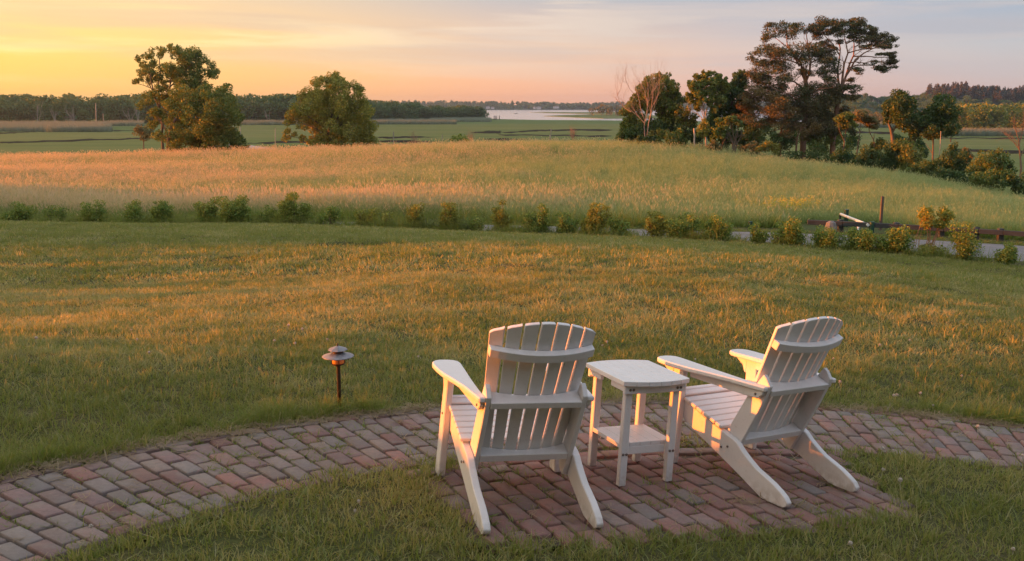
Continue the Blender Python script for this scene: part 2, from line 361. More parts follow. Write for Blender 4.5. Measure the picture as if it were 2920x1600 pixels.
# brick path: an arc about one centre, and the patio that juts out of it towards the camera
PC = np.array([2.0, .95]); R_IN, R_OUT = 4.60, 5.62
PATIO = [(-.43, 4.72), (-.46, 4.56), (-.33, 4.27), (-.22, 4.0), (-.16, 3.87), (.02, 3.86), (.38, 3.97), (.95, 4.11), (1.36, 4.24), (1.71, 4.41), (2.05, 4.59), (2.02, 4.8), (1.98, 5.1), (1.96, 5.6), (1.2, 5.5), (.5, 5.3), (.0, 5.1)]
def in_poly(x, y, poly):
    ins = np.zeros(np.shape(x), bool); n = len(poly)
    for i in range(n):
        (xa, ya), (xb, yb) = poly[i], poly[(i + 1) % n]
        c = ((ya > y) != (yb > y)) & (x < (xb - xa) * (y - ya) / (yb - ya + 1e-12) + xa); ins ^= c
    return ins
def path_r(x, y): return np.hypot(x - PC[0], y - PC[1])
def in_path(x, y, m=0.0):
    r = path_r(x, y); th = np.degrees(np.arctan2(y - PC[1], x - PC[0]))
    inn = R_IN - np.where(th < 100, .06, 0.0) + .05 * np.sin(th * .21)
    arc = (r > inn + m) & (r < R_OUT - m) & (y > .5)
    if m == 0: return arc | in_poly(x, y, PATIO)
    pc = np.array([.9, 4.6]); f = 1 - m / .9
    return arc | in_poly((x - pc[0]) / f + pc[0], (y - pc[1]) / f + pc[1], PATIO)

def grid_mesh(name, xs, ts, yfun0, yfun1, mt, zoff=0.0, zfun=H, smooth=True):
    XX, TT = np.meshgrid(xs, ts); YY = yfun0(XX) + TT * (yfun1(XX) - yfun0(XX)); ZZ = zfun(XX, YY) + zoff
    v = np.stack([XX, YY, ZZ], -1).reshape(-1, 3); nx = len(xs); ny = len(ts); i = np.arange(ny - 1)[:, None] * nx + np.arange(nx - 1)[None]
    f = np.stack([i, i + 1, i + nx + 1, i + nx], -1).reshape(-1, 4)
    return mesh_np(name, v, [f], mt, smooth=smooth)

def lawn_m(g):
    p = g.pos(); a = g.rng(g.noise(1.2, 5, p, .6), .4, .65); b = g.rng(g.noise(40, 4, p), .3, .7)
    c = g.mix(b, g.mix(a, (.085, .10, .03), (.15, .12, .055)), (.05, .055, .02))
    return g.principled(c, .9, spec=.1, bump=g.noise(60, 4, p), bstr=.6, bdist=.02)
M['lawn'] = mat('lawn_ground', lawn_m)
def meadow_m(g):
    p = g.pos(); a = g.rng(g.noise(.25, 4, p), .4, .6); b = g.rng(g.noise(9, 4, p), .3, .7)
    c = g.mix(b, g.mix(a, (.09, .11, .035), (.14, .13, .05)), (.06, .075, .025))
    return g.principled(c, .9, spec=.1)
M['meadow'] = mat('meadow_ground', meadow_m)
def marsh_m(g):
    p = g.pos(); v = g.scalev(p, (.35, 1.6, 1)); a = g.rng(g.noise(.022, 5, v, .55), .38, .64); b = g.rng(g.noise(.16, 4, v), .35, .7)
    c = g.mix(g.math('MULTIPLY', b, .55), g.mix(a, (.115, .175, .055), (.165, .195, .07)), (.08, .12, .04))
    return g.principled(c, .95, spec=.05)
M['marsh'] = mat('marsh_grass', marsh_m)
def water_sh(g):
    q = g.n('ShaderNodeBsdfGlossy', {'Roughness': .16}); q.inputs[0].default_value = (.90, .92, .95, 1); d = g.n('ShaderNodeBsdfDiffuse'); d.inputs[0].default_value = (.05, .06, .07, 1)
    m = g.n('ShaderNodeMixShader', {0: .92}); g.t.links.new(d.outputs[0], m.inputs[1]); g.t.links.new(q.outputs[0], m.inputs[2]); return m.outputs[0]
def water_m(g):
    p = g.scalev(g.pos(), (.5, .12, 1))
    return water_sh(g)
M['water'] = mat('water', water_m)

def _dropped(x, y):                                   # the lawn sheet dips below the brick bed
    pc = np.array([.9, 4.6]); near = (np.abs(path_r(x, y) - 5.11) < .62) | in_poly((x - pc[0]) / 1.10 + pc[0], (y - pc[1]) / 1.12 + pc[1], PATIO)
    return H(x, y) - .075 * in_path(x, y) - .022 * near
xs = np.unique(np.concatenate([np.arange(-90, -14, 2.0), np.arange(-14, -9, .4), np.arange(-9, -3.4, .14), np.arange(-3.4, 5.01, .10), np.arange(5.14, 10, .14), np.arange(10.4, 14, .5), np.arange(14, 60, 2.0)]))
ts = np.unique(np.concatenate([np.linspace(0, .12, 6), np.linspace(.12, .29, 80), np.linspace(.29, .6, 70), np.linspace(.6, 1, 40)]))
lawn = grid_mesh('lawn', xs, ts, lambda x: np.full_like(x, -5.0), y_rn, M['lawn'], zfun=_dropped); tag(lawn, kind='structure')
xr = np.arange(-120, 70, 2.0)
road = grid_mesh('road', xr, np.linspace(0, 1, 8), lambda x: y_rn(x) - .05, y_rf, M['asphalt'], zoff=.012); tag(road, kind='structure')
xm = np.arange(-230, 190, 3.0)
meadow = grid_mesh('meadow', xm, np.unique(np.concatenate([np.linspace(0, .5, 60), np.linspace(.5, 1, 50)])), lambda x: y_rf(x) - .02, lambda x: np.full_like(x, 200.0), M['meadow'], zfun=lambda x, y: np.maximum(H(x, y), -14)); tag(meadow, kind='structure')

# marsh flat, water and far shores
def poly_sheet(name, pts, z, mt, thick=0):
    v = [(x, y, z) for x, y in pts]; bm = bmesh.new(); f = bm.faces.new([bm.verts.new(q) for q in v])
    if thick:
        r = bmesh.ops.extrude_face_region(bm, geom=[f]); bmesh.ops.translate(bm, verts=[e for e in r['geom'] if isinstance(e, bmesh.types.BMVert)], vec=(0, 0, -thick))
    bmesh.ops.recalc_face_normals(bm, faces=bm.faces[:])
    return bm_obj(name, bm, mt)
def px_poly(pts, z=MARSH, wob=0.0):                   # ground outline given by sight lines onto a level
    o_ = []
    if wob:                                           # natural, wandering banks
        q = np.array(list(pts) + [pts[0]], float); t = np.linspace(0, len(pts), len(pts) * 7 + 1)[:-1]; rr = np.random.default_rng(int(pts[0][0] + 9))
        uu_ = np.interp(t, np.arange(len(q)), q[:, 0]); vv_ = np.interp(t, np.arange(len(q)), q[:, 1]); vv_ = vv_ + wob * (rr.normal(0, .55, len(t)) + .6 * np.sin(uu_ * .05 + rr.uniform(0, 6))); uu_ = uu_ + rr.normal(0, 4, len(t)); pts = list(zip(uu_, vv_))
    for u, v in pts:
        d = ray(u, v); t = (z - EYE) / d[2]; o_.append((d[0] * t, d[1] * t))
    return o_
water = poly_sheet('water', [(-3000, 300), (3000, 300), (3000, 3300), (-3000, 3300)], MARSH - .6, M['water']); tag(water, kind='structure')
marsh = poly_sheet('marsh', [(-900, -60), (900, -60), (900, 640)] + px_poly([(2300, 347), (1900, 345), (1690, 343), (1530, 342), (1420, 339.5), (1395, 338)]) + [(-40, 900), (-120, 1150), (-900, 1500)], MARSH, M['marsh'], .55); tag(marsh, kind='structure')
# ------------------------------------------------------------------ scattering (uncountable growth only)
def scatter(name, pts, rot, scl, idx, sources, tint=None, parent=None):
    n = len(pts); me = bpy.data.meshes.new(name); me.vertices.add(n); me.vertices.foreach_set('co', np.asarray(pts, np.float32).ravel())
    scl = np.asarray(scl, np.float32); scl = np.repeat(scl[:, None], 3, 1) if scl.ndim == 1 else scl
    for nm, typ, dat, key in (('rot', 'FLOAT_VECTOR', rot, 'vector'), ('scl', 'FLOAT_VECTOR', scl, 'vector'), ('tint', 'FLOAT', tint if tint is not None else rng.random(n), 'value')):
        a = me.attributes.new(nm, typ, 'POINT'); a.data.foreach_set(key, np.asarray(dat, np.float32).ravel())
    a = me.attributes.new('idx', 'INT', 'POINT'); a.data.foreach_set('value', np.asarray(idx, np.int32))
    o = link(bpy.data.objects.new(name, me), parent)
    src = bpy.data.collections.new(name + '_source')
    for s in sources: src.objects.link(s)
    ng = bpy.data.node_groups.new(name, 'GeometryNodeTree'); ng.interface.new_socket('Geometry', in_out='INPUT', socket_type='NodeSocketGeometry'); ng.interface.new_socket('Geometry', in_out='OUTPUT', socket_type='NodeSocketGeometry')
    q = ng.nodes.new; gi, go = q('NodeGroupInput'), q('NodeGroupOutput'); ip = q('GeometryNodeInstanceOnPoints'); ci = q('GeometryNodeCollectionInfo')
    ci.inputs[0].default_value = src; ci.inputs[1].default_value = True; ci.inputs[2].default_value = True
    def na(nm, ty): z = q('GeometryNodeInputNamedAttribute'); z.data_type = ty; z.inputs[0].default_value = nm; return z.outputs[0]
    l = ng.links.new; l(gi.outputs[0], ip.inputs['Points']); l(ci.outputs[0], ip.inputs['Instance']); ip.inputs['Pick Instance'].default_value = True
    l(na('idx', 'INT'), ip.inputs['Instance Index']); l(na('rot', 'FLOAT_VECTOR'), ip.inputs['Rotation']); l(na('scl', 'FLOAT_VECTOR'), ip.inputs['Scale']); l(ip.outputs[0], go.inputs[0])
    md = o.modifiers.new('growth', 'NODES'); md.node_group = ng
    return tag(o, kind='stuff')

def blades(n, rad, hmin, hmax, width, lean, seg=2, seed=0, spread=.5, head=None):
    """a tuft of bent, tapered blades; head=(length,width) adds a seed head to some"""
    r = np.random.default_rng(seed); V = []; Q = []; Hh = []; k = 0
    global _rn; _rn = []
    for i in range(n):
        br = r.random()
        a = r.uniform(0, 6.283); d = rad * math.sqrt(r.random()); bx, by = d * math.cos(a), d * math.sin(a); h = r.uniform(hmin, hmax); la = a + r.normal(0, 1.0); ln = abs(r.normal(spread, .5)) * lean * h
        fa = r.uniform(0, 3.14); wx, wy = math.cos(fa) * width * .5, math.sin(fa) * width * .5
        for s in range(seg + 1):
            t = s / seg; wd = (1 - t) ** .7 if s < seg else .12
            cx = bx + math.cos(la) * ln * t * t; cy_ = by + math.sin(la) * ln * t * t; cz_ = h * t * (1 - .18 * t * min(1, ln / h))
            V += [(cx - wx * wd, cy_ - wy * wd, cz_), (cx + wx * wd, cy_ + wy * wd, cz_)]; Hh += [t * .8, t * .8]; _rn += [br, br]
            if s: Q.append((k - 2, k - 1, k + 1, k))
            k += 2
        if head and r.random() < head[2]:
            L_, w_ = head[0] * r.uniform(.7, 1.3), head[1]
            tx, ty, tz = cx, cy_, cz_; ddx, ddy = math.cos(la) * .45 * L_, math.sin(la) * .45 * L_
            for q in range(2):
                wa = fa + q * 1.57; ox, oy = math.cos(wa) * w_ * .5, math.sin(wa) * w_ * .5
                V += [(tx, ty, tz - L_ * .1), (tx + ddx * .5 + ox, ty + ddy * .5 + oy, tz + L_ * .4), (tx + ddx, ty + ddy, tz + L_ * .85), (tx + ddx * .5 - ox, ty + ddy * .5 - oy, tz + L_ * .4)]
                Hh += [1.5] * 4; _rn += [br] * 4; Q.append((k, k + 1, k + 2, k + 3)); k += 4
    return np.array(V), np.array(Q), np.array(Hh)
def tuft(name, mt, *a, **k):
    V, Q, h = blades(*a, **k); return mesh_np(name, V, [Q], mt, attrs={'hgt': ('POINT', 'FLOAT', h), 'rnd': ('POINT', 'FLOAT', _rn)}, lk=False)

# ------------------------------------------------------------------ leaves and limbs
def leaf_cloud(cen, rad, n, size, seed, aspect=.62, up=.35, out=.5, shell=.5, jit=.3):
    """n leaf-sized rhombs spread through ellipsoid clumps; returns verts, quads, per-leaf random"""
    r = np.random.default_rng(seed); cen = np.asarray(cen, float); rad = np.asarray(rad, float); w_ = (rad[:, 0] * rad[:, 2]) ** .9; w_ /= w_.sum()
    k = r.choice(len(cen), n, p=w_); d = r.normal(size=(n, 3)); d /= np.linalg.norm(d, axis=1, keepdims=True)
    rr = shell + (1 - shell) * r.random(n) ** .6; rr *= 1 + jit * (r.random(n) - .4) * (r.random(n) < .3)
    p = cen[k] + d * rr[:, None] * rad[k]
    nn = r.normal(size=(n, 3)); nn /= np.linalg.norm(nn, axis=1, keepdims=True); nn = nn + out * d + np.array([0, 0, up]); nn /= np.linalg.norm(nn, axis=1, keepdims=True)
    a = np.cross(nn, r.normal(size=(n, 3))); a /= np.linalg.norm(a, axis=1, keepdims=True) + 1e-9; b = np.cross(nn, a)
    s = size * r.uniform(.6, 1.35, n)[:, None]; a = a * s * .5; b = b * s * .5 * aspect
    fold = nn * s * .12
    v = np.stack([p - a, p - b * 1.0 + fold, p + a, p + b * 1.0 + fold], 1).reshape(-1, 3)
    return v, np.arange(4 * n).reshape(n, 4), r.random(n)
def px_clumps(cl, D, org, sc, seed, depth=.9, copies=2, flat=1.0, rmul=1.0):
    """clumps drawn as (x, y, r[, ry]) in a crop of the photo, at distance D, spread in depth -> centres, radii in metres"""
    r = np.random.default_rng(seed); C_, R_ = [], []; us = np.array([c[0] for c in cl], float); um, uw = us.mean(), (us.max() - us.min()) / 2 + 1
    for c in cl:
        u, v = org[0] + c[0] * sc, org[1] + c[1] * sc; rx = c[2] * sc * D / FPX * rmul; rz = (c[3] if len(c) > 3 else c[2]) * sc * D / FPX * flat * rmul
        half = depth * uw * sc * D / FPX * math.sqrt(max(.08, 1 - min(1, abs(c[0] - um) / uw) ** 2 * .9))
        for q in range(copies):
            off = r.uniform(-1, 1) * half if copies > 1 else r.uniform(-.4, .4) * half
            c0 = at(u + r.normal(0, .18) * c[2] * sc, v + r.normal(0, .12) * c[2] * sc, D + off)
            for s_ in range(3):                       # each clump breaks into a few uneven sprays
                dd = r.normal(size=3); dd /= np.linalg.norm(dd); g_ = r.uniform(.34, .70); C_.append(c0 + dd * np.array([rx, rx, rz]) * r.uniform(.4, .95)); R_.append((rx * g_, rx * g_, rz * g_))
    return np.array(C_), np.array(R_)
def twigs(lines, levels, per, length, spread, seed, taper=.55, up=.25):
    """recursive side shoots from given limbs"""
    r = np.random.default_rng(seed); allv = list(lines); cur = list(lines); L_ = length
    for lv in range(levels):
        nxt = []
        for P, rad in cur:
            P = np.asarray(P); m = len(P)
            for q in range(per[lv]):
                t = r.uniform(.25, 1.0) * (m - 1); i = int(min(t, m - 2)); f = t - i; p0 = P[i] * (1 - f) + P[i + 1] * f; r0 = (rad[i] * (1 - f) + rad[i + 1] * f) * taper
                tan = P[i + 1] - P[i]; tan /= np.linalg.norm(tan) + 1e-9; d = tan + r.normal(0, spread, 3) + np.array([0, 0, up]); d /= np.linalg.norm(d)
                l = L_ * r.uniform(.6, 1.2); mid = p0 + d * l * .5 + r.normal(0, .06 * l, 3); e = p0 + d * l + np.array([0, 0, up * l * .35]) + r.normal(0, .1 * l, 3)
                nxt.append((np.array([p0, mid, e]), np.array([r0, r0 * .7, r0 * .3])))
        allv += nxt; cur = nxt; L_ *= .62
    return allv
def px_line(pts, D, org, sc, r0, r1, dy=0.0, n=None, seed=0):
    P = np.array([at(org[0] + x * sc, org[1] + y * sc, D + dy * i / max(1, len(pts) - 1)) for i, (x, y) in enumerate(pts)])
    if n: P = resample(P, n)
    return (P, np.linspace(r0, r1, len(P)))
def foot(line, drop=.6):                              # carry a trunk down into the ground
    P, r = line; b = P[0].copy(); b[2] = max(Hs(b[0], b[1]), -12) - .15
    if b[2] < P[0][2] - .05: return (np.vstack([b, P]), np.concatenate([[r[0] * 1.2], r]))
    return line
def tree(name, label, cat, group, D, org, sc, clumps=None, lines=(), leafm=None, n=6000, size=.22, seed=1, depth=.9, copies=3, flat=1.0, bark='bark', tw=None, aspect=.62, up=.35, shell=.45, sides=6, rmul=1.0):
    base = lines[0][0][0] if lines else at(org[0] + np.mean([c[0] for c in clumps]) * sc, org[1] + max(c[1] for c in clumps) * sc, D)
    x, y = base[0], base[1]; z = max(Hs(x, y), MARSH)
    t = empty(name, (x, y, z), label, cat, group); o0 = np.array([x, y, z])
    if lines:
        ll = [foot(l) if i == 0 or l[0][0][2] < z + 2.2 else l for i, l in enumerate(lines)]
        if tw: ll = twigs(ll, *tw)
        V, F = tubes([(P - o0, r) for P, r in ll], sides); mesh_np('trunk', V, F, M[bark], t, True)
    if clumps:
        C_, R_ = px_clumps(clumps, D, org, sc, seed, depth, copies, flat, rmul)
        v, f, rn = leaf_cloud(C_ - o0, R_, n, size, seed, aspect, up, shell=shell)
        zmin = H(v[:, 0] + x, v[:, 1] + y) - z; v[:, 2] = np.maximum(v[:, 2], np.maximum(zmin, MARSH - z) + .02 + .1 * np.random.default_rng(seed).random(len(v)))
        mesh_np('crown', v, [f], leafm, t, attrs={'rnd': ('FACE', 'FLOAT', rn)})
    return t
# ------------------------------------------------------------------ brick path and patio
def bed():
    th = np.radians(np.linspace(160, 40, 90)); rr = np.linspace(R_IN - .05, R_OUT + .03, 5); v = []; f = []
    for t in th:
        for r in rr: x, y = PC[0] + r * math.cos(t), PC[1] + r * math.sin(t); v.append((x, y, plane(x, y) - .016))
    for i in range(len(th) - 1):
        for j in range(4): k = i * 5 + j; f.append((k, k + 1, k + 6, k + 5))
    b0 = len(v); v2 = [(x, y, plane(x, y) - .019) for x, y in PATIO]
    c = (.9, 4.6, plane(.9, 4.6) - .019); v += v2 + [c]; n = len(v2); tri = [(b0 + i, b0 + (i + 1) % n, b0 + n) for i in range(n)]
    return mesh_np('path', v, [np.array(f), np.array(tri)], M['soil'])
path = bed(); tag(path, kind='structure')

def brick_m(src):
    def b(g):
        c = g.n('ShaderNodeObjectInfo').outputs['Color'] if src == 'obj' else g.n('ShaderNodeAttribute', attribute_name='bcol').outputs['Color']
        p = g.pos(); a = g.rng(g.noise(34, 6, p, .65), .3, .72); d = g.rng(g.noise(9, 4, p), .46, .68); e = g.rng(g.noise(130, 3, p), .58, .75)
        c = g.mix(g.math('MULTIPLY', a, .55), c, (.13, .105, .09)); c = g.mix(g.math('MULTIPLY', d, .45), c, (.23, .215, .19)); c = g.mix(g.math('MULTIPLY', e, .35), c, (.36, .32, .28))
        return g.principled(c, .85, spec=.35, bump=g.noise(75, 6, p, .7), bstr=.55, bdist=.004)
    return b
M['brick'] = mat('brick', brick_m('obj')); M['brick_mass'] = mat('brick_mass', brick_m('attr'))
def brick_mesh(seed):
    r = np.random.default_rng(seed); n = []
    for sx_, sy_ in ((1, 1), (-1, 1), (-1, -1), (1, -1)):
        a, b_ = .030 * r.uniform(.5, 1.8), .06 * r.uniform(.5, 1.8)
        q = [(sx_ * .5, sy_ * (.5 - b_)), (sx_ * (.5 - a), sy_ * .5)]
        n += q if sx_ * sy_ > 0 else q[::-1]
        nx = {(1, 1): (0, 1), (-1, 1): (-1, 0), (-1, -1): (0, -1), (1, -1): (1, 0)}[(sx_, sy_)]
        n.append((nx[0] * .5 + (r.normal(0, .06) if nx[0] == 0 else r.normal(0, .004)), nx[1] * .5 + (r.normal(0, .06) if nx[1] == 0 else r.normal(0, .01))))
    n = np.array(n); m = len(n); n = n + r.normal(0, .009, n.shape) * np.array([.6, 1.2])
    ins = n * np.array([1 - .06, 1 - .115]); rings = [(n, -.05), (n, -.011), (ins * .5 + n * .5, -.0032), (ins * .97, 0)]
    V = np.concatenate([np.column_stack([q, np.full(m, z)]) for q, z in rings]); F = []
    for k in range(3):
        for i in range(m): F.append((k * m + i, k * m + (i + 1) % m, (k + 1) * m + (i + 1) % m, (k + 1) * m + i))
    top = np.array([[3 * m + i for i in range(m)]])
    return V, np.array(F), top
BV = [brick_mesh(50 + i) for i in range(8)]
blist = []                                             # x, y, angle, length, width
DTH = .0208
for i, t in enumerate(np.arange(math.radians(41), math.radians(158), DTH)):
    off = (i % 2) * .10 + rng.normal(0, .008)
    r = R_IN - .12 + off - .10
    while r < R_OUT - .11:
        a, b_ = max(r, R_IN - (.06 if math.degrees(t) < 100 else 0)), min(r + .198, R_OUT - .11); r += .205
        if b_ - a < .05: continue
        rc = (a + b_) / 2; tt = t + rng.normal(0, .0006)
        blist.append((PC[0] + rc * math.cos(tt), PC[1] + rc * math.sin(tt), tt + rng.normal(0, .022), b_ - a - .006 + rng.normal(0, .002), min(.103, rc * DTH - .011) + rng.normal(0, .002), 0))
for t in np.arange(math.radians(41), math.radians(158), .205 / 5.57):   # edging laid along the lawn side
    blist.append((PC[0] + 5.567 * math.cos(t), PC[1] + 5.567 * math.sin(t), t + math.pi / 2 + rng.normal(0, .015), .196, .092, 0))
tj0, tj1 = math.atan2(4.72 - PC[1], -.43 - PC[0]), math.atan2(5.5 - PC[1], 1.96 - PC[0])
for t in np.arange(tj1 - .01, tj0 + .02, .203 / 4.54):                      # row laid lengthways where the patio begins
    blist.append((PC[0] + 4.50 * math.cos(t), PC[1] + 4.50 * math.sin(t), t + math.pi / 2 + rng.normal(0, .02), .194, .094, 1))
ua = math.atan2(-.893, .45); uu = np.array([math.cos(ua), math.sin(ua)]); ww = np.array([-uu[1], uu[0]])
for i in range(-40, 40):
    for j in range(-30, 30):
        c = np.array([.8, 4.3]) + ww * i * .1045 + uu * (j * .203 + (i % 2) * .10)
        if in_poly(c[0], c[1], PATIO) and path_r(c[0], c[1]) < 4.50 - .11:
            blist.append((c[0] + rng.normal(0, .002), c[1] + rng.normal(0, .002), ua + rng.normal(0, .020), .195 + rng.normal(0, .002), .0955 + rng.normal(0, .0015), 1))
        elif in_poly(c[0], c[1], PATIO) and path_r(c[0], c[1]) < 4.46:
            blist.append((c[0] - uu[0] * -.045, c[1] - uu[1] * -.045, ua + rng.normal(0, .020), .10, .0955, 1))
# no brick may lie on its neighbour where the lattices meet: drop those with centres too close
keep = []
for b_ in blist:
    if all((b_[0] - k[0]) ** 2 + (b_[1] - k[1]) ** 2 > .052 ** 2 for k in keep[-400:]): keep.append(b_)
blist = keep
RED = [(.27, .125, .10), (.29, .13, .105), (.25, .115, .10), (.255, .14, .11), (.23, .12, .11)]
GREY = [(.235, .205, .185), (.20, .19, .185), (.26, .225, .195), (.215, .215, .205), (.255, .205, .17), (.235, .18, .165), (.235, .16, .15), (.225, .15, .145)]
def bcolor(x, y, kind):
    g_ = np.clip((-.3 - x) / 2.0, 0, 1) * .45 + .50 if not kind else .14
    if not kind and x > 1.6: g_ = .55
    pal = GREY if rng.random() < g_ else RED
    c = np.array(pal[rng.integers(len(pal))]) * .68 + np.array([.25, .168, .15]) * .32; c = c * np.array([1.05, 1.02, 1.03]) * rng.uniform(.80, 1.20)
    return c
def project(p):
    d = np.asarray(p) - np.array([0, 0, EYE]); c, s = math.cos(PITCH), math.sin(PITCH); dep = d[1] * c - d[2] * s
    return 1460 + FPX * d[0] / dep, 800 - FPX * (d[1] * s + d[2] * c) / dep
def in_view(p, m=40):
    u, v = project(p); return -m < u < 2920 + m and v < 1600 + m
vis = []; rest = []
for b_ in blist:
    p = (b_[0], b_[1], plane(b_[0], b_[1])); d = math.hypot(b_[0], b_[1])
    (vis if in_view(p) else rest).append((d / math.sqrt(b_[3] * b_[4]), b_))
vis.sort(key=lambda q: q[0]); singles = [q[1] for q in vis[:300]]; others = [q[1] for q in vis[300:]] + [q[1] for q in rest if abs(q[1][0]) < 5.5 and q[1][1] > 2.2]
tilt = Matrix(((1, 0, GX, 0), (0, 1, GY, 0), (-GX, -GY, 1, 0), (0, 0, 0, 1)))     # columns: plane axes
def brick_matrix(b_):
    x, y, a, l, w_, k = b_; up = Vector((-GX, -GY, 1)).normalized(); up = (up + Vector((rng.normal(0, .016), rng.normal(0, .016), 0))).normalized()
    ax = Vector((math.cos(a), math.sin(a), 0)); ax = (ax - up * ax.dot(up)).normalized(); ay = up.cross(ax)
    m = Matrix((ax * l, ay * w_, up)).transposed().to_4x4(); m.translation = (x, y, plane(x, y) + rng.normal(0, .0028)); return m
bmeshes = []
for V, F, T in BV:
    o = mesh_np('brick', V, [F, T], M['brick'], lk=False); bmeshes.append(o.data); bpy.data.objects.remove(o)
for b_ in singles:
    o = bpy.data.objects.new('brick', bmeshes[rng.integers(8)]); o.color = (*bcolor(b_[0], b_[1], b_[5]), 1); link(o, path); o.matrix_world = brick_matrix(b_)
VV = []; FF = []; TT_ = []; CC = []; k = 0
for b_ in others:
    V, F, T = BV[rng.integers(8)]; m = np.array(brick_matrix(b_)); VV.append(V @ m[:3, :3].T + m[:3, 3]); FF.append(F + k); TT_.append(T + k); k += len(V); CC.append(np.tile([*bcolor(b_[0], b_[1], b_[5]), 1], (len(V), 1)))
o = mesh_np('brick_mass', np.concatenate(VV), [np.concatenate(FF), np.concatenate(TT_)], M['brick_mass'], path, attrs={'bcol': ('POINT', 'FLOAT_COLOR', np.concatenate(CC))}); tag(o, kind='stuff')
# ------------------------------------------------------------------ adirondack chairs
WH = M['white']
def seat_matrix(x, y, yaw):
    up = Vector((-GX, -GY, 1)).normalized(); ax = Vector((math.cos(yaw), math.sin(yaw), 0)); ax = (ax - up * ax.dot(up)).normalized(); ay = up.cross(ax)
    m = Matrix((ax, ay, up)).transposed().to_4x4(); m.translation = (x, y, plane(x, y) + .001); return m
def chair_parts(root):
    P = lambda name, bm: bm_obj(name, bm, WH, root)
    rail = [(.375, .392), (.39, .375), (.385, .335), (.36, .295), (.30, .252), (.16, .191), (.02, .137), (-.14, .072), (-.30, .003), (-.345, 0), (-.447, 0), (-.470, .012), (-.476, .032), (-.455, .057), (-.42, .078), (-.375, .100), (-.32, .120), (-.255, .142), (-.20, .172), (-.15, .204), (-.11, .236), (-.075, .252), (-.03, .262), (.15, .313)]
    rail = rail[::-1]
    for s in (-1, 1):
        x0, x1 = sorted((s * .249, s * .285)); P('rear_leg', prism(rail, x0, x1, 'x', .004))
        # front leg, splayed a little, outside the rail
        def xo(z): return .336 - .052 * z
        y0, y1 = .300, .392
        p = []
        for z in (0, .549):
            i_, o_ = s * (xo(z) - .036), s * xo(z); a, b_ = min(i_, o_), max(i_, o_); p += [(a, y0 + .02 * z, z), (b_, y0 + .02 * z, z), (b_, y1, z), (a, y1, z)]
        P('front_leg', hexa(p, .004))
        arm = [(.214, .44), (.222, .30), (.235, .10), (.243, -.08), (.246, -.252), (.281, -.258), (.292, -.17), (.305, -.04), (.330, .10), (.356, .22), (.368, .33), (.370, .42), (.362, .47), (.345, .497), (.318, .512), (.27, .513), (.240, .502), (.220, .478)]
        P('armrest', prism([(s * a, b_) for a, b_ in arm], .5495, .5755, 'z', .006))
        # rail under the arm from front leg back to the upright
        x0, x1 = sorted((s * .252, s * .272)); P('arm_rail', prism([(.298, .549), (.298, .500), (-.12, .500), (-.205, .505), (-.235, .530), (-.235, .549)], x0, x1, 'x', .003))
        # bracket on the front of the leg
        x0, x1 = sorted((s * .290, s * .320)); P('arm_bracket', prism([(.393, .549), (.482, .549), (.470, .528), (.425, .500), (.408, .462), (.393, .455)], x0 - .012 * s, x1 - .012 * s, 'x', .003))
    # back frame: e runs up the back, n out of it towards the sitter
    e_ = np.array([-.393, .9195]); n_ = np.array([.9195, .393]); B0 = np.array([-.099, .252])
    def yz(e, n): q = B0 + e_ * e + n_ * n; return (q[0], q[1])
    for s in (-1, 1):
        x0, x1 = sorted((s * .2215, s * .2475))
        P('back_upright', prism([yz(-.150, .000), yz(-.150, .055), yz(-.09, .112), yz(-.03, .104), yz(.235, .080), yz(.392, .046), yz(.385, .02), yz(.36, -.022), yz(.20, -.022), yz(.0, -.010)], x0, x1, 'x', .003))
    def scoop(x, hw): return .030 + .045 * (x / hw) ** 2
    def cross(name, e0, e1, hw, rear, arc=False):
        bm = bmesh.new(); xs_ = np.linspace(-hw, hw, 15); fr = [(x, scoop(x, .235) - .002) for x in xs_]
        bk = [(x, (scoop(x, .235) - .042) if arc else rear) for x in xs_[::-1]]
        lo = []; hi = []
        for x, n in fr + bk:
            y, z = yz(e0, n); lo.append(bm.verts.new((x, y, z))); y, z = yz(e1, n); hi.append(bm.verts.new((x, y, z)))
        m = len(lo); bm.faces.new(lo[::-1]); bm.faces.new(hi)
        for i in range(m): bm.faces.new((lo[i], lo[(i + 1) % m], hi[(i + 1) % m], hi[i]))
        bmesh.ops.recalc_face_normals(bm, faces=bm.faces[:]); bevel(bm, .0025); return P(name, bm)
    cross('back_crosspiece', -.040, .0, .2205, -.010); cross('back_crosspiece', .300, .335, .2205, -.030); cross('back_strap', .548, .592, .250, 0, True)
    # seven slats, fanned and scooped, under one arched top
    def etop(x): return .737 - .083 * (abs(x) / .262) ** 1.85
    for k in range(7):
        a0, a1 = k / 7, (k + 1) / 7; g0, g1 = .0062, .0062; bm = bmesh.new(); prof = []
        hb, ht = .218, .2635
        def xx(a, e): hw = hb + (ht - hb) * (e + .04) / .70; return -hw + 2 * hw * a
        left = [(xx(a0, e) + g0, e) for e in (-.035, etop(xx(a0, .65)) if a0 else .652)]; right = [(xx(a1, e) - g1, e) for e in (-.035, etop(xx(a1, .65)) if a1 < 1 else .652)]
        mid = [((left[1][0] * (1 - t) + right[1][0] * t), 0) for t in (.25, .5, .75)]; mid = [(x, etop(x)) for x, _ in mid]
        out_ = [left[0], right[0], right[1]] + mid[::-1] + [left[1]]
        xc = (left[1][0] + right[1][0]) / 2; sl = .09 * xc / .235 ** 2; c0 = scoop(xc, .235)
        F_, B_ = [], []
        for x, e in out_:
            n = c0 + sl * (x - xc)
            y, z = yz(e, n); B_.append(bm.verts.new((x, y, z))); y, z = yz(e, n + .021); F_.append(bm.verts.new((x - sl * .021, y, z)))
        m = len(F_); bm.faces.new(B_[::-1]); bm.faces.new(F_)
        for i in range(m): bm.faces.new((B_[i], B_[(i + 1) % m], F_[(i + 1) % m], F_[i]))
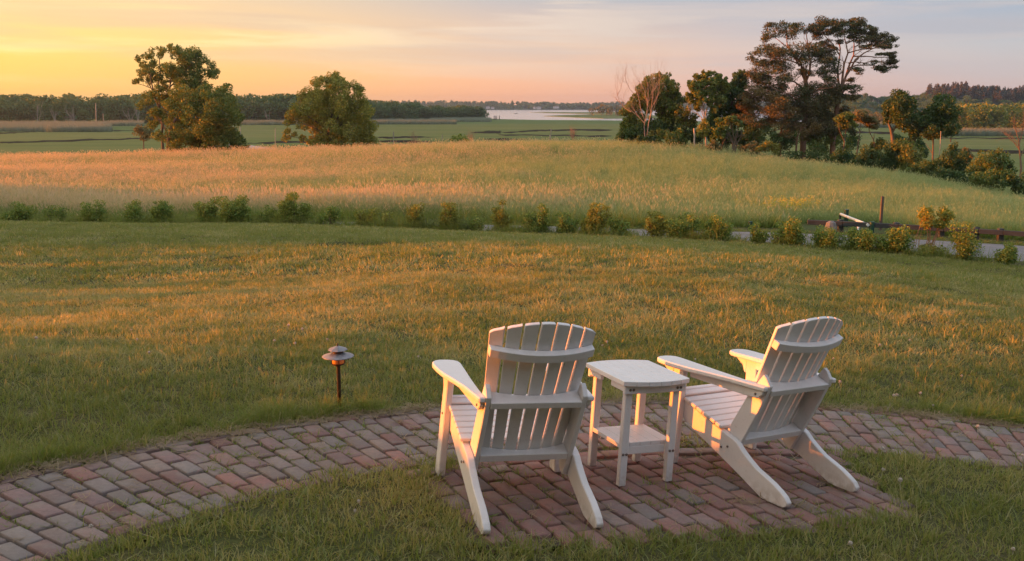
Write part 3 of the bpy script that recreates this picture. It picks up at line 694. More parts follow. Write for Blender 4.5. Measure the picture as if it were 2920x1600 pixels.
        bmesh.ops.recalc_face_normals(bm, faces=bm.faces[:]); bevel(bm, .0025); P('back_slat', bm)
    # seat slats on top of the rails
    top = np.array([(.15, .313), (-.03, .262)]); sl = (top[0, 1] - top[1, 1]) / (top[0, 0] - top[1, 0])
    pos = [(.372, .405, -1.05), (.330, .3865, -.42)] + [(.283 - .0505 * i, .3645 - .0505 * i * sl - .004, -sl) for i in range(6)]
    for i, (y, z, s_) in enumerate(pos):
        if i == 0: poly = [(.352, .3945), (.352, .413), (.375, .419), (.397, .405), (.409, .380), (.409, .352), (.391, .352), (.391, .376)]
        else:
            s_ = .42 if i == 1 else sl; d = np.array([1, s_]) / math.hypot(1, s_); nn = np.array([-d[1], d[0]]); c = np.array([y, z]); hw = .0237 if i > 1 else .0200
            poly = [tuple(c - d * hw), tuple(c + d * hw), tuple(c + d * hw + nn * .019), tuple(c - d * hw + nn * .019)]
        xw = .297 if i > 1 else .2835
        P('seat_slat', prism(poly, -xw if i > 1 else -.284, xw if i > 1 else .284, 'x', .004))
    P('seat_apron', box(-.2485, .2485, .335, .360, .285, .372, .003))
    def bolt(x, y, z, s): 
        bm = lathe([(.007, 0), (.007, .002), (.0045, .005)], 10); bmesh.ops.rotate(bm, verts=bm.verts[:], cent=(0, 0, 0), matrix=Matrix.Rotation(R(90) * s, 3, 'Y')); bmesh.ops.translate(bm, verts=bm.verts[:], vec=(x, y, z)); bm_obj('bolt', bm, M['screw'], root)
    for s in (-1, 1):
        bolt(s * .2855, .0, .185, s); bolt(s * .2855, -.045, .20, s); bolt(s * (.336 - .052 * .33), .345, .33, s)
        bolt(s * .2720, -.19, .525, s)
def copy_tree(o, parent=None):
    c = o.copy(); COL.objects.link(c)
    if parent: c.parent = parent
    for ch in o.children: copy_tree(ch, c)
    return c
ch1 = empty('adirondack_chair', (0, 0, 0), 'white slatted wooden chair beside the path light side of the small table, seen nearly from behind', 'chair', 'chairs on the brick patio')
ch1['label'] = 'white slatted garden chair seen squarely from behind, between path light and side table'
chair_parts(ch1)
ch2 = copy_tree(ch1); ch2['label'] = 'white slatted garden chair turned to show its seat and left armrest, beyond the side table'
ch1.matrix_world = seat_matrix(.019, 4.449, .268); ch2.matrix_world = seat_matrix(1.358, 5.006, .5685)

# ------------------------------------------------------------------ side table
tb = empty('side_table', (0, 0, 0), 'small white two-tier side table with four square legs between the two chairs', 'table')
def table_parts(root):
    P = lambda name, bm: bm_obj(name, bm, WH, root)
    hw, hd = .163, .178
    for sx_ in (-1, 1):
        for sy_ in (-1, 1):
            x0, x1 = sorted((sx_ * hw, sx_ * (hw - .041))); y0, y1 = sorted((sy_ * hd, sy_ * (hd - .034))); P('leg', box(x0, x1, y0, y1, 0, .528, .003))
    # top of six boards running away from the camera, both ends bowed
    bw = .398 / 6
    for i in range(6):
        xa, xb = -.199 + i * bw + .0007, -.199 + (i + 1) * bw - .0007
        def ye(x): return .208 + .040 * (1 - (x / .199) ** 2)
        xs_ = np.linspace(xa, xb, 4); P('top_board', prism([(x, -ye(x)) for x in xs_] + [(x, ye(x)) for x in xs_[::-1]], .5475, .572, 'z', .0018))
    P('apron', box(-.185, .185, -hd - .023, -hd - .0005, .500, .547, .003)); P('apron', box(-.185, .185, hd + .0005, hd + .023, .500, .547, .003))
    for s in (-1, 1):
        x0, x1 = sorted((s * (hw + .0005), s * (hw + .019))); P('side_rail', box(x0, x1, -.200, -.05, .512, .547, .002)); P('side_rail', box(x0, x1, .06, .200, .512, .547, .002))
    bw = .324 / 5
    for i in range(5):
        P('shelf_board', box(-.162 + i * bw + .0006, -.162 + (i + 1) * bw - .0006, -.1425, .1425, .200, .222, .0015))
    for s in (-1, 1):
        y0, y1 = sorted((s * .1435, s * .1215)); P('shelf_rail', box(-.1215, .1215, y0, y1, .158, .1995, .002))
    for sx_ in (-1, 1):
        for dx in (-.010, .010):
            for z, yy in ((.523, -hd - .0232), (.172, -hd - .0002)):
                bm = lathe([(.0075, 0), (.0075, .002), (.0045, .005)], 10); bmesh.ops.rotate(bm, verts=bm.verts[:], cent=(0, 0, 0), matrix=Matrix.Rotation(R(90), 3, 'X')); bmesh.ops.translate(bm, verts=bm.verts[:], vec=(sx_ * (hw - .0205) + dx, yy, z)); bm_obj('bolt', bm, M['screw'], root)
table_parts(tb); tb.matrix_world = seat_matrix(.636, 4.882, .405)

# ------------------------------------------------------------------ path light
def lens_m(g):
    return g.leafsh(g.mix(.5, (.85, .50, .10), (.9, .55, .14)), .4, .12, (1, .8, .4))
M['amber'] = mat('amber_glass', lens_m)
pl = empty('path_light', (-1.098, 5.788, plane(-1.098, 5.788)), 'bronze two-tier garden path light standing in the grass at the path edge', 'path light')
def pl_part(name, prof, m, n=24): return bm_obj(name, lathe(prof, n), M[m], pl, False)
pl_part('pole', [(.0125, -.05), (.0125, .285), (.0135, .287)], 'bronze', 16)
pl_part('socket', [(.013, .283), (.018, .290), (.027, .296), (.041, .299), (.042, .304), (.036, .305)], 'bronze')
pl_part('lens', [(.035, .3055), (.038, .309), (.038, .342), (.035, .346)], 'amber')
for a in (.3, 1.87, 3.44, 5.01):
    bm = box(-.0022, .0022, -.0022, .0022, .303, .350, 0); bmesh.ops.translate(bm, verts=bm.verts[:], vec=(.0405 * math.cos(a), .0405 * math.sin(a), 0)); bm_obj('cage_bar', bm, M['bronze'], pl)
Z0 = .014
pl_part('lower_shade', [(.028, .333 + Z0), (.097, .3345 + Z0), (.100, .337 + Z0), (.097, .340 + Z0), (.068, .350 + Z0), (.046, .358 + Z0), (.030, .362 + Z0), (.024, .360 + Z0)], 'copper_grey', 32)
pl_part('neck', [(.032, .359 + Z0), (.033, .377 + Z0), (.028, .379 + Z0)], 'bronze')
pl_part('upper_shade', [(.026, .3765 + Z0), (.060, .3775 + Z0), (.062, .380 + Z0), (.056, .385 + Z0), (.030, .396 + Z0), (.010, .403 + Z0), (.006, .404 + Z0)], 'copper_grey', 9)
pl_part('finial', [(.005, .4015 + Z0), (.0035, .408 + Z0), (.0055, .413 + Z0), (.0035, .420 + Z0), (.001, .422 + Z0)], 'bronze', 12)
for o in pl.children:
    if o.name.startswith(('pole', 'lens', 'lower_shade', 'finial')): o.data.polygons.foreach_set('use_smooth', [len(p.vertices) == 4 for p in o.data.polygons])
# ------------------------------------------------------------------ trees
LM = {}
LM['maple'] = leaf_mat('maple_leaf', (.075, .13, .032), (.12, .155, .038), (.21, .205, .05), .7)
LM['maple_gold'] = leaf_mat('golden_leaf', (.155, .185, .038), (.21, .21, .046), (.29, .25, .055), .7)
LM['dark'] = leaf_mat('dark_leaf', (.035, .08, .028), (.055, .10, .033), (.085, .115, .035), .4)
LM['yellow'] = leaf_mat('yellow_leaf', (.11, .135, .03), (.15, .155, .033), (.20, .18, .042), .4)
LM['bush'] = leaf_mat('bush_leaf', (.06, .115, .03), (.09, .135, .035), (.14, .155, .04), .5)
LM['pine'] = leaf_mat('pine_needles', (.045, .075, .032), (.08, .08, .035), (.13, .095, .05), .4, .12)
LM['pine_sunlit'] = leaf_mat('sunlit_needles', (.10, .088, .036), (.135, .095, .04), (.085, .088, .035), .4, .12)  # orange sunlight put into the needle colour
LM['grey'] = leaf_mat('greyish_leaf', (.11, .12, .05), (.14, .135, .06), (.17, .14, .075), .4)
LM['shrub'] = leaf_mat('shrub_leaf', (.10, .175, .038), (.155, .21, .045), (.28, .28, .065), 1.6)
LM['shrub_y'] = leaf_mat('yellow_shrub_leaf', (.18, .20, .04), (.25, .24, .045), (.13, .165, .035), 1.6)
LM['far'] = leaf_mat('wood_leaf', (.045, .105, .038), (.065, .12, .042), (.105, .14, .048), .06)
LM['fir'] = leaf_mat('fir_needles', (.035, .05, .028), (.06, .06, .032), (.10, .075, .045), .05, .1)
M['bark_pink'] = flat_noise('pinkish_bark', (.27, .21, .18), (.38, .31, .27), 5, .9)
D1 = 120
G1 = ((380, 110), 340 / 1372); G2 = ((700, 100), 740 / 2576); G3 = ((1720, 160), 460 / 2320); G4 = ((2120, 30), 460 / 1443); G5 = ((2380, 220), 540 / 2243)
CR = 'trees on the far side of the meadow'
def L_(pts, G, D, r0, r1, dy=0, n=None): return px_line(pts, D, G[0], G[1], r0, r1, dy, n)

tree('tall_tree', 'tall open-crowned tree with bare leaning stems above the broad low tree', 'tree', CR, D1, *G1,
 clumps=[(430,110,48),(330,140,58),(180,180,52),(60,250,38),(120,300,36),(240,310,58),(500,160,66),(640,190,85),(740,290,88),(860,330,78),(930,420,52),(600,300,105),(480,420,75),(330,400,88),(180,370,58),(90,390,42),(70,480,38),(25,505,26),(230,470,56),(380,520,50),(620,430,108),(760,470,88),(700,560,84),(300,590,55),(560,600,50),(240,650,55),(850,540,50),(420,350,60),(700,200,60),(540,520,60),(550,620,76),(680,610,76),(430,640,66),(350,690,60),(500,700,76),(620,560,70),(800,570,60)],
 lines=[L_([(330,1100),(335,950),(300,800),(250,680),(222,560),(190,420),(130,270)],G1,D1,.17,.04,-2),L_([(340,1040),(310,860),(300,700),(290,520),(310,380),(300,230)],G1,D1,.15,.04,2),L_([(345,1000),(370,760),(420,560),(440,400),(420,260)],G1,D1,.15,.04,1),L_([(222,580),(140,545),(60,520)],G1,D1,.06,.02),L_([(370,760),(480,640),(560,560),(640,430)],G1,D1,.10,.03,3),L_([(420,560),(560,420),(680,280)],G1,D1,.09,.03,-2),L_([(250,660),(200,560),(110,430)],G1,D1,.07,.02)],
 leafm=LM['maple'], n=26250, size=0.222, seed=11, depth=.55, copies=3, rmul=1.2, tw=(1,(5,),1.6,.5,3), shell=.3)
tree('broad_tree', 'broad low tree with dense layered foliage standing right under the tall open tree', 'tree', CR, D1 - 5, *G1,
 clumps=[(150,700,66),(75,760,40),(450,700,86),(620,680,96),(780,650,86),(920,640,84),(1060,620,64),(1060,560,36),(1120,700,64),(900,760,130),(700,800,130),(500,830,104),(320,880,76),(220,850,48),(230,960,56),(1050,850,120),(1170,900,78),(1220,920,44),(560,960,130),(760,980,140),(950,1000,130),(1110,1020,94),(420,1080,104),(600,1130,120),(800,1150,140),(1000,1160,130),(1170,1140,84),(1230,1180,56),(310,1140,54),(480,1230,104),(700,1270,112),(900,1280,94),(1080,1260,84),(1190,1270,70),(1270,1290,44),(450,1320,60),(620,1340,60),(800,1340,60),(980,1330,60)],
 lines=[L_([(410,1350),(400,1200),(430,1050),(500,900),(560,780)],G1,D1-5,.24,.08),L_([(405,1180),(380,1080),(330,960),(260,880)],G1,D1-5,.12,.03),L_([(760,1350),(770,1180),(800,1000),(860,820)],G1,D1-5,.22,.06,2),L_([(780,1160),(900,1060),(1050,960)],G1,D1-5,.12,.04),L_([(560,1160),(640,1080),(700,1040)],G1,D1-5,.07,.03),L_([(1100,1340),(1090,1200),(1120,1050)],G1,D1-5,.12,.04)],
 leafm=LM['maple'], n=43750, size=0.231, seed=12, depth=.6, copies=3, rmul=1.2, tw=(1,(4,),1.8,.5,4), shell=.5)
tree('small_tree', 'small pale grey-green tree at the left foot of the tall open tree', 'tree', CR, D1 + 22, *G1,
 clumps=[(100,1050,70),(60,1090,50),(180,1060,50),(130,1120,60),(40,1040,40),(210,1100,40),(100,1160,40)], lines=[L_([(120,1250),(120,1130),(100,1050)],G1,D1+22,.09,.03)], leafm=LM['grey'], n=1500, size=.25, seed=13, shell=.3)
tree('spreading_tree', 'rounded spreading tree with golden-green leaves, standing alone left of the open water', 'tree', CR, D1, *G2,
 clumps=[(880,420,46),(800,450,56),(950,440,56),(700,490,56),(900,520,84),(780,560,94),(1080,520,54),(1135,545,36),(1120,600,34),(620,600,76),(1000,610,60),(560,680,76),(700,680,104),(880,680,104),(1050,680,104),(1170,680,56),(480,780,66),(600,800,94),(760,800,104),(920,800,114),(1080,800,120),(1200,790,66),(445,850,46),(560,890,56),(700,900,76),(1000,920,114),(1150,920,104),(1250,920,56),(900,980,84),(750,1000,74),(860,1080,94),(1050,1060,114),(1200,1060,84),(1265,1060,40),(700,1080,46),(950,1130,66),(1100,1130,66),(420,980,40),(400,1020,28),(480,990,26),(560,1030,30),(640,1040,36),(760,1120,44),(850,1140,50),(1220,1110,50)],
 lines=[L_([(830,1150),(828,1060),(832,960),(840,880),(860,780),(880,640),(900,500)],G2,D1,.26,.05),L_([(830,1000),(790,930),(700,860),(580,780),(520,720)],G2,D1,.13,.03,-1.5),L_([(838,900),(800,800),(740,690),(720,560)],G2,D1,.12,.03,2),L_([(838,920),(900,840),(980,740),(1050,640),(1110,540)],G2,D1,.13,.03,-1),L_([(836,960),(920,900),(1050,850),(1180,800)],G2,D1,.12,.03,2),L_([(830,1010),(760,960),(660,910),(560,880)],G2,D1,.10,.03,-3),L_([(820,1060),(700,1050),(560,1030),(430,1000)],G2,D1,.07,.02,-2),L_([(832,1040),(940,1000),(1080,980)],G2,D1,.10,.03,-3)],
 leafm=LM['maple_gold'], n=47250, size=0.222, seed=14, depth=.62, copies=3, rmul=1.2, tw=(2,(5,3),1.7,.5,5), shell=.42)
t = tree('low_shrub', 'round leafy shrub alone on the crest of the meadow, left of the twin grey posts', 'shrub', None, 119, (700,100), 740/2576,
 clumps=[(2140,1000,36),(2100,1035,40),(2170,1040,40),(2060,1060,30),(2200,1055,24),(2130,1060,40),(2010,1072,20)], leafm=LM['shrub'], n=900, size=.2, seed=15, shell=.4)

D3 = 108
tree('maple_tree', 'dense dark green maple standing behind the bare pale-stemmed tree', 'tree', CR, D3 + 4, *G3,
 clumps=[(800,290,48),(880,310,56),(960,390,56),(620,370,66),(740,400,86),(870,440,94),(1000,460,66),(560,470,76),(500,540,56),(1040,560,76),(900,580,104),(760,560,94),(620,560,86),(1100,620,56),(1160,620,36),(440,640,56),(400,700,56),(340,800,66),(450,760,76),(990,690,84),(880,720,80),(380,900,66),(300,980,56),(350,1050,90),(270,1130,60),(450,1000,84),(420,1130,80),(235,1180,36),(760,700,80),(640,700,80),(540,680,70),(820,860,80),(930,900,90),(900,1000,90),(560,900,60),(700,960,60),(1010,880,70)],
 lines=[L_([(810,1240),(815,1080),(820,900),(800,760),(780,560)],G3,D3+4,.20,.05),L_([(760,1230),(740,1120),(700,1000),(690,880)],G3,D3+4,.10,.03),L_([(820,920),(900,760),(960,600)],G3,D3+4,.10,.03),L_([(400,1220),(420,1080),(440,900)],G3,D3+4,.10,.03)],
 leafm=LM['maple'], n=33250, size=0.222, seed=16, depth=.45, copies=3, rmul=1.2, tw=(1,(4,),1.5,.5,6), shell=.42)
tree('bare_tree', 'leafless tree with many pale forked stems and fine twigs, in front of the dense maple', 'tree', CR, D3, *G3, bark='bark_pink',
 lines=[L_([(605,1230),(598,1120),(590,1000),(600,930),(560,820),(530,720),(510,610),(480,480),(430,330)],G3,D3,0.075,0.011,1),L_([(625,1180),(640,1080),(655,960),(690,830),(710,720),(760,640),(800,540),(810,380),(800,230)],G3,D3,0.069,0.011,-1),L_([(600,960),(630,820),(640,680),(650,560),(640,400),(580,220)],G3,D3,0.058,0.011,2),L_([(660,940),(690,780),(705,640),(710,520),(700,380),(720,230)],G3,D3,0.052,0.011,-2),L_([(590,960),(540,900),(460,830),(390,770),(330,740)],G3,D3,0.046,0.011),L_([(400,800),(300,740),(235,650),(205,560),(190,480),(165,400)],G3,D3,0.046,0.009,2),L_([(205,560),(250,480),(270,380),(280,260)],G3,D3,0.029,0.007),L_([(440,540),(380,470),(320,340),(330,210)],G3,D3,0.029,0.007,-2),L_([(640,680),(600,520),(560,420),(470,330)],G3,D3,0.034,0.007),L_([(710,520),(780,420),(850,260)],G3,D3,0.034,0.007)],
 tw=(3,(7,5,3),2.0,.42,7,.5,.35), sides=5)
tree('upright_tree', 'upright green-topped tree with a thin pale forked trunk, between the maple and the pines', 'tree', CR, D3 - 1, *G3,
 clumps=[(1450,250,46),(1350,300,56),(1500,290,66),(1640,290,56),(1720,360,66),(1570,380,94),(1400,380,76),(1260,420,56),(1330,480,86),(1480,480,104),(1640,480,104),(1760,420,56),(1700,560,86),(1250,560,56),(1280,640,76),(1420,620,66),(1560,620,80),(1640,660,76),(1330,720,60),(1600,740,60)],
 lines=[L_([(1482,1330),(1475,1150),(1468,980),(1462,850),(1440,760),(1420,640),(1340,500)],G3,D3-1,.11,.03),L_([(1466,840),(1500,740),(1540,640),(1570,500)],G3,D3-1,.07,.02),L_([(1440,770),(1470,660),(1480,520)],G3,D3-1,.06,.02),L_([(1440,770),(1380,730),(1330,700)],G3,D3-1,.05,.015),L_([(1440,940),(1410,880),(1340,820),(1230,770)],G3,D3-1,.06,.02)],
 leafm=LM['maple'], n=18375, size=0.213, seed=17, depth=.7, copies=3, bark='bark_pale', tw=(2,(5,3),1.3,.5,8), shell=.35)
tree('lime_tree', 'yellow-green bushy tree between the maple and the upright tree', 'tree', CR, D3 + 2, *G3,
 clumps=[(1110,750,74),(1060,820,56),(1180,800,84),(1250,880,84),(1120,900,84),(1300,960,66),(1200,980,70),(1080,960,50)], lines=[L_([(1180,1240),(1180,1080),(1170,900)],G3,D3+2,.12,.04)], leafm=LM['yellow'], n=3200, size=.22, seed=18, shell=.4)
tree('sapling', 'slender light green sapling in front of the pale forked trunk', 'tree', CR, D3 - 3, *G3,
 clumps=[(1440,980,76),(1400,1060,76),(1490,1060,56),(1380,1120,50),(1450,1130,50),(1490,960,40)], lines=[L_([(1430,1310),(1430,1150),(1440,1000)],G3,D3-3,.06,.02)], leafm=LM['maple_gold'], n=1700, size=.2, seed=19, shell=.2)
tree('oak_tree', 'dark rounded tree filling the gap just before the pines', 'tree', CR, D3 + 3, *G3,
 clumps=[(1990,240,46),(1930,290,56),(2030,330,76),(1900,360,50),(1800,500,76),(1870,470,56),(1900,560,84),(1780,620,76),(1880,700,84),(1760,720,66),(1660,760,60),(1800,800,76),(2000,430,80),(2000,560,80),(1960,650,80),(1700,830,60),(1880,820,80),(1620,860,50),(1550,900,60),(1980,760,90),(1640,960,60)],
 lines=[L_([(1780,1300),(1790,1050),(1800,800),(1880,600),(1950,400)],G3,D3+3,.2,.05),L_([(1560,1280),(1600,1060),(1680,900),(1740,780)],G3,D3+3,.12,.03)], leafm=LM['dark'], n=15750, size=0.222, seed=20, depth=.7, copies=3, rmul=1.2, tw=(1,(4,),1.5,.5,9))
tree('umbrella_tree', 'small umbrella-shaped tree with many crooked bare stems under bright leaves', 'tree', CR, D3 - 6, *G3,
 clumps=[(1680,950,70,50),(1800,915,80,44),(1900,925,80,44),(1970,970,66,44),(1640,1030,56,44),(1740,1000,66,44),(1620,1120,56),(1680,1150,66,50),(1590,1180,46),(1700,1080,50,40),(1560,1210,30)],
 lines=[L_([(1885,1370),(1870,1270),(1830,1170),(1780,1060),(1720,980)],G3,D3-6,.09,.02),L_([(1880,1310),(1890,1200),(1860,1080),(1820,960)],G3,D3-6,.08,.02),L_([(1890,1250),(1930,1130),(1940,1000)],G3,D3-6,.08,.02),L_([(1900,1360),(1920,1260),(1980,1160),(1990,1020)],G3,D3-6,.07,.02),L_([(1860,1240),(1800,1190),(1760,1180)],G3,D3-6,.05,.015),L_([(1700,1340),(1720,1250),(1770,1180)],G3,D3-6,.05,.015)],
 leafm=LM['bush'], n=3600, size=.2, seed=21, depth=.7, tw=(2,(5,3),.9,.5,10), shell=.3)
DP = 110
PA = [(250,140,52,26),(370,130,62,28),(480,150,60,36),(230,220,60,32),(400,200,92,38),(200,262,40,18),(190,335,84,26),(110,385,45,24),(85,430,40,22),(300,350,90,30),(400,390,140,40),(560,370,130,46),(700,390,90,42),(250,430,110,38),(170,480,80,38),(330,490,110,42),(640,450,110,46),(760,420,80,46),(780,500,66,46),(150,560,90,46),(280,580,120,52),(80,600,84,52),(390,620,80,46),(200,690,130,54),(620,690,160,54),(800,690,90,46),(760,600,60,34),(500,760,120,62),(650,800,130,72),(780,800,90,54),(450,880,120,60),(650,920,120,60),(560,990,90,50),(720,980,70,40),(330,700,80,46),(560,560,70,30),(700,540,60,34),(350,800,100,60),(470,1000,120,66),(640,1060,110,60),(560,900,120,60),(760,1050,80,50),(300,880,90,50),(420,960,90,50)]
tree('pine_tree', 'thick dark pine with stacked foliage pads and a twisted trunk', 'tree', CR, DP, *G4, bark='bark_pine',
 clumps=PA, lines=[L_([(530,1310),(535,1150),(548,1000),(560,850),(562,700),(552,600),(545,520)],G4,DP,.36,.2),L_([(552,620),(520,560),(520,480),(460,400),(390,300),(385,180)],G4,DP,.16,.04,2),L_([(556,640),(590,560),(600,470),(580,330),(560,200)],G4,DP,.15,.04,-2),L_([(550,530),(500,480),(400,440),(250,420),(130,400)],G4,DP,.10,.03,-3),L_([(560,720),(460,640),(330,600),(150,570)],G4,DP,.11,.03,3),L_([(562,760),(680,700),(800,690)],G4,DP,.10,.03,-3),L_([(600,470),(680,430),(770,430)],G4,DP,.09,.03),L_([(560,860),(440,760),(250,690)],G4,DP,.10,.03,-2),L_([(500,500),(420,350),(280,240)],G4,DP,.09,.03,2),L_([(555,900),(650,830),(760,800)],G4,DP,.09,.03,2)],
 leafm=LM['pine'], n=52500, size=0.241, seed=22, depth=.42, copies=4, rmul=1.15, flat=1.1, aspect=.34, up=.6, tw=(2,(5,3),1.6,.5,11,.5,.1), shell=.3)
tree('sunlit_pine', 'shorter pine with orange sunlight put into its foliage colour at the left of the tall pines', 'tree', CR, DP - 3, *G4, bark='bark_pine',
 clumps=[(60,720,70,50),(120,800,140,74),(300,830,110,70),(60,880,84,56),(230,900,120,56),(100,980,110,54),(300,1000,110,56),(20,790,60,50),(420,900,60,50),(-40,960,60,40),(220,760,90,50),(430,1040,90,54),(400,1130,76,50),(620,1060,70,50),(560,1130,60,50),(340,1120,70,40)],
 lines=[L_([(325,1290),(330,1180),(342,1060),(372,960),(360,870),(380,780)],G4,DP-3,.16,.04),L_([(370,980),(260,920),(120,850)],G4,DP-3,.07,.02,-2),L_([(345,1060),(240,1080),(120,1040)],G4,DP-3,.06,.02),L_([(365,900),(230,820),(90,760)],G4,DP-3,.06,.02,2),L_([(470,1290),(475,1180),(490,1110),(520,1060)],G4,DP-3,.12,.04),L_([(410,1240),(440,1190),(460,1180)],G4,DP-3,.05,.03)],
 leafm=LM['pine_sunlit'], n=24500, size=0.204, seed=23, depth=.55, copies=3, aspect=.34, up=.5, tw=(2,(5,3),1.2,.5,12,.5,.1), shell=.3)
tree('open_pine', 'tall open pine with flat-topped spreading crown and exposed pinkish limbs', 'tree', CR, DP + 1, *G4, bark='bark_pine',
 clumps=[(600,165,60,34),(700,140,80,46),(800,110,60,28),(860,135,70,38),(960,100,60,32),(1030,110,60,36),(700,210,80,34),(820,190,80,34),(950,180,110,34),(1080,170,70,30),(1160,190,50,22),(1000,245,80,18),(1130,260,90,28),(1260,240,80,32),(1340,250,36,22),(1230,300,90,22),(1310,330,40,20),(1320,400,50,24),(1340,450,46,26),(1280,490,80,28),(1200,520,50,20),(1250,550,22,12),(1050,530,56,20),(950,620,36,18),(990,700,76,26),(950,760,76,34),(900,690,40,24),(720,300,56,24),(870,280,50,18),(840,760,56,44),(760,950,66,36),(870,930,60,44),(920,1000,66,34),(750,1060,84,44),(850,1080,60,36),(950,1080,50,28),(1240,390,50,14),(1170,460,50,12),(780,345,50,16),(1100,330,60,12)],
 lines=[L_([(793,1320),(800,1200),(808,1080),(825,960),(840,840),(862,750),(878,690)],G4,DP+1,.34,.22),L_([(870,720),(850,640),(842,540),(858,430),(868,340),(840,220)],G4,DP+1,.15,.03,1),L_([(876,700),(888,580),(900,480),(935,380),(915,290),(890,170)],G4,DP+1,.15,.03,-1),L_([(880,690),(915,590),(950,480),(985,400),(990,300),(960,180)],G4,DP+1,.15,.03,2),L_([(920,580),(960,520),(1000,440),(1080,380),(1180,330),(1260,270)],G4,DP+1,.13,.025,-2),L_([(930,520),(1010,490),(1120,490),(1260,500)],G4,DP+1,.09,.02,1),L_([(985,410),(1100,410),(1220,420),(1320,420)],G4,DP+1,.08,.02,-1),L_([(935,380),(1040,350),(1150,340),(1290,330)],G4,DP+1,.07,.02),L_([(940,470),(1000,460),(1080,470),(1180,450)],G4,DP+1,.08,.02,-2),L_([(868,360),(780,320),(700,280)],G4,DP+1,.07,.02,1),L_([(915,300),(1000,260),(1080,200)],G4,DP+1,.07,.02,1),L_([(860,400),(800,300),(700,200),(620,170)],G4,DP+1,.07,.02,-2),L_([(878,700),(950,650),(1040,690)],G4,DP+1,.06,.02),L_([(812,1050),(780,1000),(720,960)],G4,DP+1,.08,.03),L_([(840,880),(930,860),(960,1000),(900,1040)],G4,DP+1,.06,.02),L_([(990,330),(1090,270),(1180,230)],G4,DP+1,.06,.02)],
 leafm=LM['pine'], n=33250, size=0.231, seed=24, depth=.42, copies=3, rmul=1.1, flat=1.1, aspect=.34, up=.6, tw=(2,(5,3),1.3,.5,13,.5,.1), shell=.25)
DR = 100
tree('scrub_tree', 'thin crooked scrub tree with a flat leafy top, just right of the open pine', 'tree', CR, DR, *G5,
 clumps=[(170,470,86,42),(60,480,76,54),(120,560,84,46),(200,540,60,40)], lines=[L_([(85,930),(110,830),(120,720),(140,620),(170,500)],G5,DR,.08,.02),L_([(115,760),(60,640),(40,540)],G5,DR,.05,.02)], leafm=LM['maple'], n=2300, size=.22, seed=25, depth=.7, tw=(1,(4,),1,.5,14), shell=.3)
tree('scrub_tree', 'thin two-stemmed scrub tree with dull olive leaves, next to the stout leaning tree', 'tree', CR, DR + 2, *G5,
 clumps=[(290,450,104,46),(420,520,84,54),(450,575,60,46),(340,500,70,40)], lines=[L_([(265,900),(280,780),(300,660),(305,520)],G5,DR+2,.07,.02),L_([(475,830),(460,740),(410,650),(400,560)],G5,DR+2,.06,.02),L_([(300,640),(260,560),(250,480)],G5,DR+2,.04,.015)], leafm=LM['grey'], n=2400, size=.22, seed=26, depth=.7, tw=(1,(4,),1,.5,15), shell=.3)
tree('locust_tree', 'stout leaning tree with two thick trunks and a tall domed crown', 'tree', CR, DR - 4, *G5,
 clumps=[(720,260,84),(850,280,84),(650,330,64),(780,380,114),(900,360,64),(660,440,74),(850,480,104),(700,470,70),(950,560,84),(850,560,64),(960,650,64),(1000,500,64),(620,500,44),(1010,590,50)],
 lines=[L_([(700,860),(690,780),(682,690),(665,610),(640,550),(660,430),(720,320)],G5,DR-4,.22,.05),L_([(925,830),(945,740),(955,690),(900,630),(840,590),(790,540)],G5,DR-4,.17,.04),L_([(680,660),(720,590),(780,500),(860,420)],G5,DR-4,.11,.03),L_([(950,700),(1000,620),(1010,540)],G5,DR-4,.08,.03)], leafm=LM['dark'], n=14000, size=0.196, seed=27, depth=.75, copies=3, rmul=1.2, tw=(1,(5,),1.2,.5,16), shell=.4)
tree('locust_tree', 'dark round-headed tree on a single thin straight trunk', 'tree', CR, DR - 5, *G5,
 clumps=[(1280,310,74),(1200,370,84),(1360,330,74),(1100,430,84),(1280,440,114),(1400,440,84),(1080,520,74),(1200,560,104),(1350,570,104),(1420,620,56),(1080,640,50),(1150,670,60),(1300,660,50),(1240,690,30)],
 lines=[L_([(1162,1000),(1166,850),(1170,720),(1190,600),(1250,450)],G5,DR-5,.09,.03),L_([(1075,720),(1090,660),(1150,690),(1270,730)],G5,DR-5,.06,.02),L_([(1170,720),(1110,620),(1090,500)],G5,DR-5,.06,.02),L_([(1375,770),(1380,690),(1370,600)],G5,DR-5,.06,.02)], leafm=LM['dark'], n=14875, size=0.196, seed=28, depth=.75, copies=3, rmul=1.2, tw=(1,(5,),1.2,.5,17), shell=.4)
tree('bare_sapling', 'grey leafless sapling with drooping twigs at the right end of the thicket', 'tree', CR, 90, *G5, bark='twig',
 lines=[L_([(2210,1080),(2195,900),(2180,740),(2150,640),(2110,560)],G5,90,.10,.02),L_([(2185,780),(2220,660),(2240,540)],G5,90,.06,.015),L_([(2190,860),(2120,760),(2040,690)],G5,90,.05,.012),L_([(2200,950),(2260,820),(2290,700)],G5,90,.05,.012)], tw=(3,(7,5,3),1.4,.5,18,.5,.15), sides=5)

